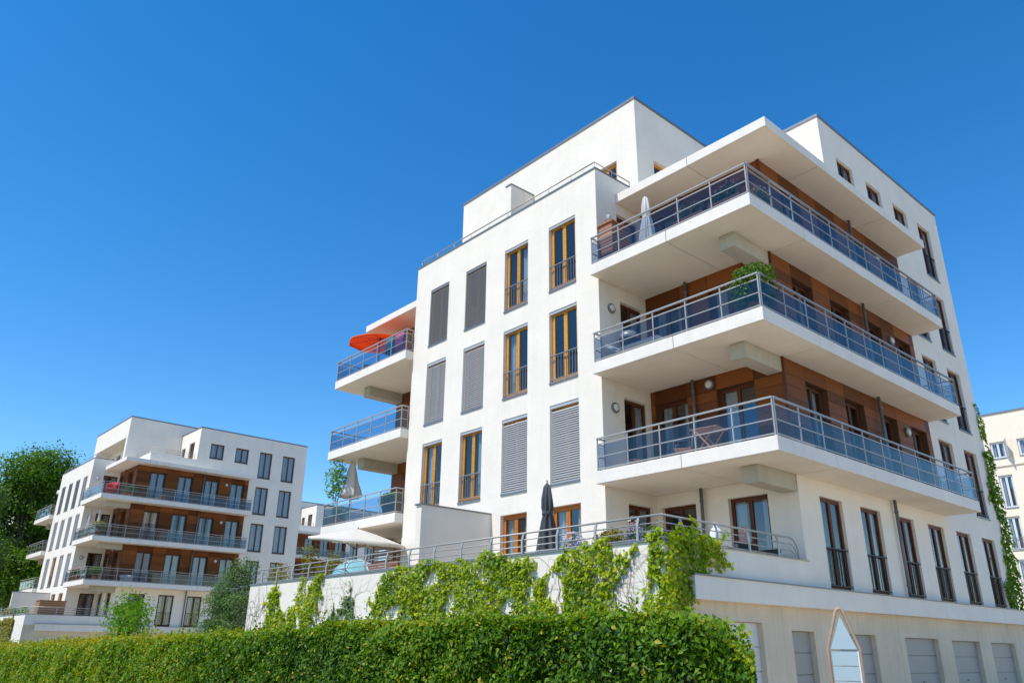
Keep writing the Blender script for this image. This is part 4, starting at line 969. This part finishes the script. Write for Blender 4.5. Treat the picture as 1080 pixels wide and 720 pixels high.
PB = [(-10.1, 1.66), (-8.76, 1.72), (-8.51, 1.3), (-8.81, .76), (-8.7, -.3), (-10.7, -.3), (-10.75, .81), (-9.98, 1.08)]
PC = [(-7.4, 1.04), (-7.1, 1.13), (-6.75, .91), (-6.78, .51), (-6.3, -.2), (-8.2, -.2), (-7.85, .53)]
PD = [(-5.16, 1.56), (-3.73, 1.66), (-2.12, 1.66), (-.68, 1.70), (.62, 1.68), (.80, 1.3), (.45, .53), (.9, -.3), (-3.2, -.3), (-3.35, .45), (-3.5, .75), (-3.7, .40), (-3.9, .80), (-4.2, .40), (-4.4, .78), (-4.86, .60), (-5.49, .48), (-6.13, .57), (-5.45, .87)]
PE = [(.8, 1.06), (.98, 1.19), (1.21, .79), (1.43, .5), (1.4, -.3), (.6, -.3), (.56, .52)]
PF = [(1.73, 1.47), (2.2, 1.73), (2.98, 1.74), (2.97, 1.35), (3.22, 1.42), (3.54, 1.56), (3.43, 1.32), (3.19, .98), (3.0, .46), (2.9, -.3), (1.6, -.3), (1.69, .86)]
PG = [(1.56, 1.44), (1.79, 1.66), (1.75, 1.15), (1.5, 1.22)]
PH = [(3.92, 1.74), (4.30, 1.80), (4.30, -.4), (2.9, -.4), (3.65, .44), (3.95, .68), (3.93, 1.11)]
PI = [(-3.26, 1.85), (-2.75, 1.88), (-2.0, 1.80), (-1.54, 1.70), (-1.15, 1.22), (-1.40, 1.15), (-1.67, 1.38), (-1.98, 1.35), (-2.17, 1.08), (-2.28, .72), (-2.75, .44), (-2.6, -.4), (-3.3, -.4)]
PJ = [(1.2, .25), (2.2, .35), (3.3, .25), (3.6, -.5), (.5, -.5)]
creeper('narrow creeper strand with a wider foot, nearest the left end of the white wall', [('front', W_, PA)], M['ivy'], seed=1)
creeper('creeper clump that climbs over the wall top below the turquoise tent', [('front', W_, PB)], M['ivy'], seed=20)
creeper('smallest dull green creeper clump in the bare part of the white wall', [('front', W_, PC)], M['olive'], 420, .085, .12, seed=40)
creeper('broadest sheet of yellow green creeper over the middle of the white wall', [('front', W_, PD)], M['ivy'], 600, thick=.26, seed=60)
creeper('slanting creeper tongue just right of the broadest sheet', [('front', W_, PE)], M['ivy'], seed=80)
creeper('creeper column below the lilac white flowers', [('front', W_, PF), ('front', W_, PJ)], M['ivy'], 600, thick=.24, seed=100)
creeper('tiny creeper tuft hanging from the coping', [('front', W_, PG)], M['ivy'], seed=120)
creeper('thick dark green creeper wrapped round the wall corner', [('front', W_, PH), ('side', 4.285, PI)], M['ivy'], 640, .10, .24, seed=140)
PR_ = [(15.75, 8.3), (15.62, 6.67), (15.45, 5.57), (15.3, 4.7), (15.7, 3.9), (15.5, 3.0), (15.35, 2.36), (14.85, 1.8), (15.0, 1.1), (16.2, 1.0), (16.3, 2.12), (16.3, 3.77), (16.2, 5.14), (16.15, 6.52), (16.0, 7.9)]
creeper('tall dark creeper strand hanging down the far right edge of the main building', [('side', A, PR_)], M['creeper_mid'], 430, .115, .22, seed=160)
# bare creeper stems on the white wall
st = MB()
def branch(x, z, a, r, depth):
    pts = [(x, W_-.012, z)]; n = int(RNG.integers(6, 13))
    for i in range(n):
        a += RNG.normal(0, .22); x += .12*math.cos(a); z += .12*math.sin(a)
        if z > 1.58 or x > 4.1: break
        pts.append((x, W_-.012, z))
        if depth and RNG.random() < .30: branch(x, z, a+RNG.choice([-.8, .8]), r*.65, depth-1)
    if len(pts) > 1: st.tube(pts, [r*(1-.6*i/len(pts)) for i in range(len(pts))], 4)
for x in (-13.4, -12.6, -11.3, -8.2, -7.2, -6.4, .9, 1.2, 1.6, 3.0, 3.3, 3.5, 3.8): branch(x, -.5+RNG.uniform(0, .3), R(90)+RNG.normal(0, .25), .009, 3)
tag(st.build('creeper_stems', M['twig']), 'bare brown creeper stems branching over the empty parts of the white wall', 'creeper', kind='stuff')
# creeper of the western terrace
creeper('yellow creeper on the terrace wall of the left building', [('front', -3.3, [(-56.6, .9), (-54.9, 1.2), (-52.7, 1.1), (-51.6, 1.0), (-51.9, -.6), (-57, -.6)])], M['yellow_green'], 160, .16, .3, seed=180)

# ------------------------------------------------------------------ hedge
def hedge():
    root = thing('hedge', 'long clipped green hornbeam hedge in front of the creeper wall', 'hedge', (-12, -8.4, -2.1))
    tx = np.array([-62, -22, -7.1, -2, .5, 2.2, 5.9, 8, 8.7, 9.1, 9.35, 9.55]); tz = np.array([-.55, -.47, -.18, -.12, -.06, .02, .03, .04, .05, -.02, -.14, -.36])
    ys0, ys1, base = -9.0, -7.7, -2.1; org = np.array(root.location)
    top = lambda u, y=ys0: np.interp(u+.62*(np.asarray(y)-ys0), tx, tz)
    C_ = []; N_ = []; S_ = []
    def put(c, n, s): C_.append(c); N_.append(n); S_.append(s)
    def region(u0, u1, leaf, per):
        ln = u1-u0
        n = int(ln*1.9*per); u = RNG.uniform(u0, u1, n); z = base+.3+(top(u)-base-.3)*RNG.random(n)**.75; d = RNG.random(n)**1.4*.5
        p = np.stack([u, np.full(n, ys0), z], 1); b = .12*noise3(p, 5, 1.6)+.11*noise3(p, 6, 5)+.06*noise3(p, 7, 12)
        rnd = np.clip((z-top(u)+.3)/.3, 0, 1)**2*.2
        keep = (noise3(p, 14, 6.5) > -.55) | (d > .1)
        put(np.stack([u, ys0-b+d+rnd, z], 1)[keep], (np.array([0, -1, .55])+RNG.normal(0, .55, (n, 3)))[keep], np.full(n, leaf)[keep])
        n = int(ln*1.3*per*.8); u = RNG.uniform(u0, u1, n); y = RNG.uniform(ys0+.05, ys1, n); d = RNG.random(n)**1.5*.3
        p = np.stack([u, y, np.zeros(n)], 1); b = .06*noise3(p, 8, 1.9)+.06*noise3(p, 9, 6)+.045*noise3(p, 10, 14)
        put(np.stack([u, y, top(u, y)+b-d], 1), np.array([0, -.35, 1])+RNG.normal(0, .55, (n, 3)), np.full(n, leaf))
        n = int(ln*16); us = RNG.uniform(u0, u1, n); yy = RNG.uniform(ys0, ys1-.3, n)
        for a, y in zip(us, yy):
            h = abs(RNG.normal(0, .09))+.02; k = int(3+h*34); t = RNG.random(k)
            put(np.stack([a+RNG.normal(0, .03, k)+t*RNG.normal(0, .06), y+RNG.normal(0, .03, k), top(np.full(k, a), y)+t*h], 1), RNG.normal(0, 1, (k, 3))+[0, -.4, .5], np.full(k, leaf*.85))
    region(2.0, 9.6, .068, 2700); region(-8, 2, .078, 1500); region(-24, -8, .095, 800); region(-60, -24, .15, 240)
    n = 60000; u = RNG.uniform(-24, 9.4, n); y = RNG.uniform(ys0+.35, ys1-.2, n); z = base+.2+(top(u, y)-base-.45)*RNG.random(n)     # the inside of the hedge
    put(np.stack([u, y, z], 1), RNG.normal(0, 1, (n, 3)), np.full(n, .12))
    n = 9000; y = RNG.uniform(ys0, ys1, n); ue = 9.50-.62*(y-ys0); z = base+.3+(top(ue-.25, y)-base-.25)*RNG.random(n); p = np.stack([ue, y, z], 1)
    b = .08*noise3(p, 12, 1.8)+.06*noise3(p, 13, 5)+.05*noise3(p, 15, 12); q = np.clip((z+.55)/.55, 0, 1)**2*.25
    put(np.stack([ue+b-q-RNG.random(n)**1.4*.4, y, z], 1), np.array([1, -.3, .5])+RNG.normal(0, .55, (n, 3)), np.full(n, .072))
    C_ = np.concatenate(C_); N_ = np.concatenate(N_); S_ = np.concatenate(S_)
    k = C_[:, 0] < 9.62-.62*(C_[:, 1]-ys0); C_, N_, S_ = C_[k], N_[k], S_[k]; n = len(C_)
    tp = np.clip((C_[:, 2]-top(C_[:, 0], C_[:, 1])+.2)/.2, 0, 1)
    t = .36+.26*noise3(C_, 31, 1.1)+.10*noise3(C_, 32, 5)+RNG.normal(0, .17, n)+tp*.28+np.clip((-2-C_[:, 0])/18, 0, .26)   # lighter, yellower leaves towards the top and in the far part
    t[RNG.random(n) < .02] = 1
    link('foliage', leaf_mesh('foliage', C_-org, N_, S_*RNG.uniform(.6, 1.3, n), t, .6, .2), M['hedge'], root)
    m = MB()
    for u in np.arange(-59, 8.2, .5):
        y = -8.35+RNG.uniform(-.25, .25); h = float(top(u, y)); P_ = lambda *c: tuple(np.array(c)-org)
        m.tube([P_(u, y, -2.1), P_(u+RNG.normal(0, .06), y, -1.2), P_(u+RNG.normal(0, .1), y+RNG.normal(0, .1), h-.2)], [.03, .022, .006], 5)
        for k in range(6):
            z = RNG.uniform(-1.7, h-.3); m.tube([P_(u, y, z), P_(u+RNG.normal(0, .2), y+RNG.choice([-1, 1])*.32, z+.2)], [.008, .003], 4)
    tag(m.build('branches', M['bark'], root), None, None, kind='stuff')
hedge()

# ------------------------------------------------------------------ trees
def tree(name, label, loc, trunk_h, trunk_r, blobs, n, leaf, mat, seed, group=None, hole=.25, limb=True, asp=.6):
    root = thing(name, label, 'tree', loc, 0, group); m = MB(); rg = np.random.default_rng(seed)
    m.tube([(0, 0, -.05), (.05, .02, trunk_h*.5), (-.03, .04, trunk_h)], [trunk_r*1.25, trunk_r, trunk_r*.8], 10)
    for c, r in blobs:
        mid = (c[0]*.45+rg.normal(0, .1), c[1]*.45, trunk_h+(c[2]-trunk_h)*.5); m.tube([(-.03, .04, trunk_h-.1), mid, tuple(c)], [trunk_r*.6, trunk_r*.35, trunk_r*.1], 7)
        for _ in range(5):
            e = np.array(c)+rg.normal(0, .42, 3)*np.array(r); m.tube([mid, tuple((np.array(mid)+e)/2+rg.normal(0, .08, 3)*np.array(r)), tuple(e)], [trunk_r*.22, trunk_r*.12, trunk_r*.04], 5)
    m.build('trunk', M['bark'], root)
    C_ = []; N_ = []; tot = sum(np.prod(r)**(2/3) for c, r in blobs)
    for i, (c, r) in enumerate(blobs):
        k = int(n*np.prod(r)**(2/3)/tot); nc = max(8, k//26)
        d = rg.normal(size=(nc, 3)); d /= np.linalg.norm(d, axis=1, keepdims=True); rad = rg.uniform(.35, 1.05, (nc, 1))**.6
        cc = d*rad; ok = noise3(cc, seed+i, 2.4) > -hole; cc, d = cc[ok], d[ok]
        cen = np.array(c)+cc*np.array(r)*(1+.15*noise3(d, seed+i+50, 3)[:, None])
        idx = rg.integers(0, len(cen), k); sp = leaf*2.1
        C_.append(cen[idx]+rg.normal(0, sp, (k, 3))*np.array([1, 1, .55])); N_.append(d[idx]*.8+rg.normal(0, .6, (k, 3))+[0, 0, .5])
    C_ = np.concatenate(C_); N_ = np.concatenate(N_); k = len(C_)
    t = .45+.25*noise3(C_, seed+90, .9/max(.3, leaf*4))+rg.normal(0, .18, k)
    link('crown', leaf_mesh('crown', C_, N_, RNG.uniform(.7, 1.3, k)*leaf, t, asp), mat, root)
    return root
def blobs_ring(rx, ry, z0, z1, n, r, seed):
    rg = np.random.default_rng(seed); out = []
    for i in range(n):
        t = i/(n-1); z = z0+(z1-z0)*t; a = rg.uniform(0, 6.28); q = math.sin(math.pi*(.18+.72*t))*rg.uniform(.45, 1)
        out.append(((rx*q*math.cos(a), ry*q*math.sin(a), z), (r*rg.uniform(.8, 1.2), r*rg.uniform(.8, 1.2), r*rg.uniform(.65, .9))))
    return out
tree('broadleaf_tree', 'tall dense green tree rising beyond the left building, at the left edge', (-83, 1.5, -2.1), 5.5, .38, blobs_ring(5.2, 5.6, 6, 19.3, 26, 2.8, 3), 44000, .33, M['tree'], 5, 'trees beyond the left building')
tree('broadleaf_tree', 'paler olive tree at the very left edge, in front of the tall dense one', (-70, -4.6, -2.1), 3.5, .22, blobs_ring(2.6, 2.4, 4.5, 14.0, 13, 1.6, 8), 11000, .24, M['olive'], 15, 'trees beyond the left building')
tree('shrub_tree', 'grey green bushy tree between the left building and the white wall end', (-20.8, -1.0, -2.1), 1.2, .09, [((0, 0, 2.8), (1.2, 1.1, 1.3)), ((-1.0, 0, 2.0), (.95, .9, 1.0)), ((1.0, .1, 2.1), (1.0, .9, 1.0)), ((.25, 0, 4.0), (.85, .8, .95)), ((.7, .1, 4.75), (.5, .5, .5)), ((-.5, 0, 3.6), (.7, .7, .7)), ((0, 0, 1.3), (1.8, 1.0, .8)), ((1.3, 0, 3.2), (.6, .6, .7))], 17000, .095, M['shrub'], 25, hole=.3)
tree('sapling', 'bright yellow green young tree before the left building, with loose spreading shoots', (-32.5, -1.7, -2.1), 1.6, .07, [((0, 0, 2.45), (.55, .5, .4)), ((-1.5, .1, 2.75), (.55, .45, .25)), ((-2.0, .1, 3.3), (.35, .3, .4)), ((1.35, .1, 2.7), (.6, .5, .3)), ((.55, 0, 3.7), (.40, .4, .55)), ((-.45, 0, 3.35), (.40, .4, .5)), ((2.0, 0, 3.15), (.5, .4, .22)), ((1.2, 0, 3.5), (.3, .3, .4)), ((0, 0, 1.8), (1.3, .7, .4)), ((-1.2, 0, 1.9), (.6, .5, .25))], 3600, .17, M['bright'], 35, hole=.15, asp=.4)

# ------------------------------------------------------------------ house shaped board by the garages
def board_sign():
    t = thing('notice_board', 'pale board with pointed top in a rusty tube frame before the garages', 'notice board', (9.22, -6.6, -2.1), R(32))
    w, hs, ht = .16, 1.84, 2.25
    m = MB()
    pts = [(-w*.86, 0, 0), (-w, 0, hs)]; ap = [(-.035, 0, ht-.03), (-.012, 0, ht), (.02, 0, ht), (.04, 0, ht-.03)]
    m.tube(pts+ap+[(w, 0, hs), (w*.86, 0, 0)], .017, 8); m.build('frame', M['rust'], t)
    n = 10; zb = .35; p = MB()
    hh = (hs-.02-zb)/n
    for k in range(n):
        z0, z1 = zb+k*hh+.004, zb+(k+1)*hh-.004; p.box(-w+.03, w-.036, -.012, .008, z0, z1, random.random())
    p.build('plank_panel', M['panel'], t)
    g = MB(); g.add([(-w+.028, -.012, hs), (w-.028, -.012, hs), (0, -.012, ht-.08), (-w+.028, .008, hs), (w-.028, .008, hs), (0, .008, ht-.08)], [(0, 1, 2), (5, 4, 3), (0, 3, 4, 1), (1, 4, 5, 2), (2, 5, 3, 0)]); g.build('gable_panel', M['panel'], t)
    e = MB(); e.box(w-.034, w-.018, -.014, .012, zb, hs-.02); e.build('edge_strip', M['white_plastic'], t)
board_sign()
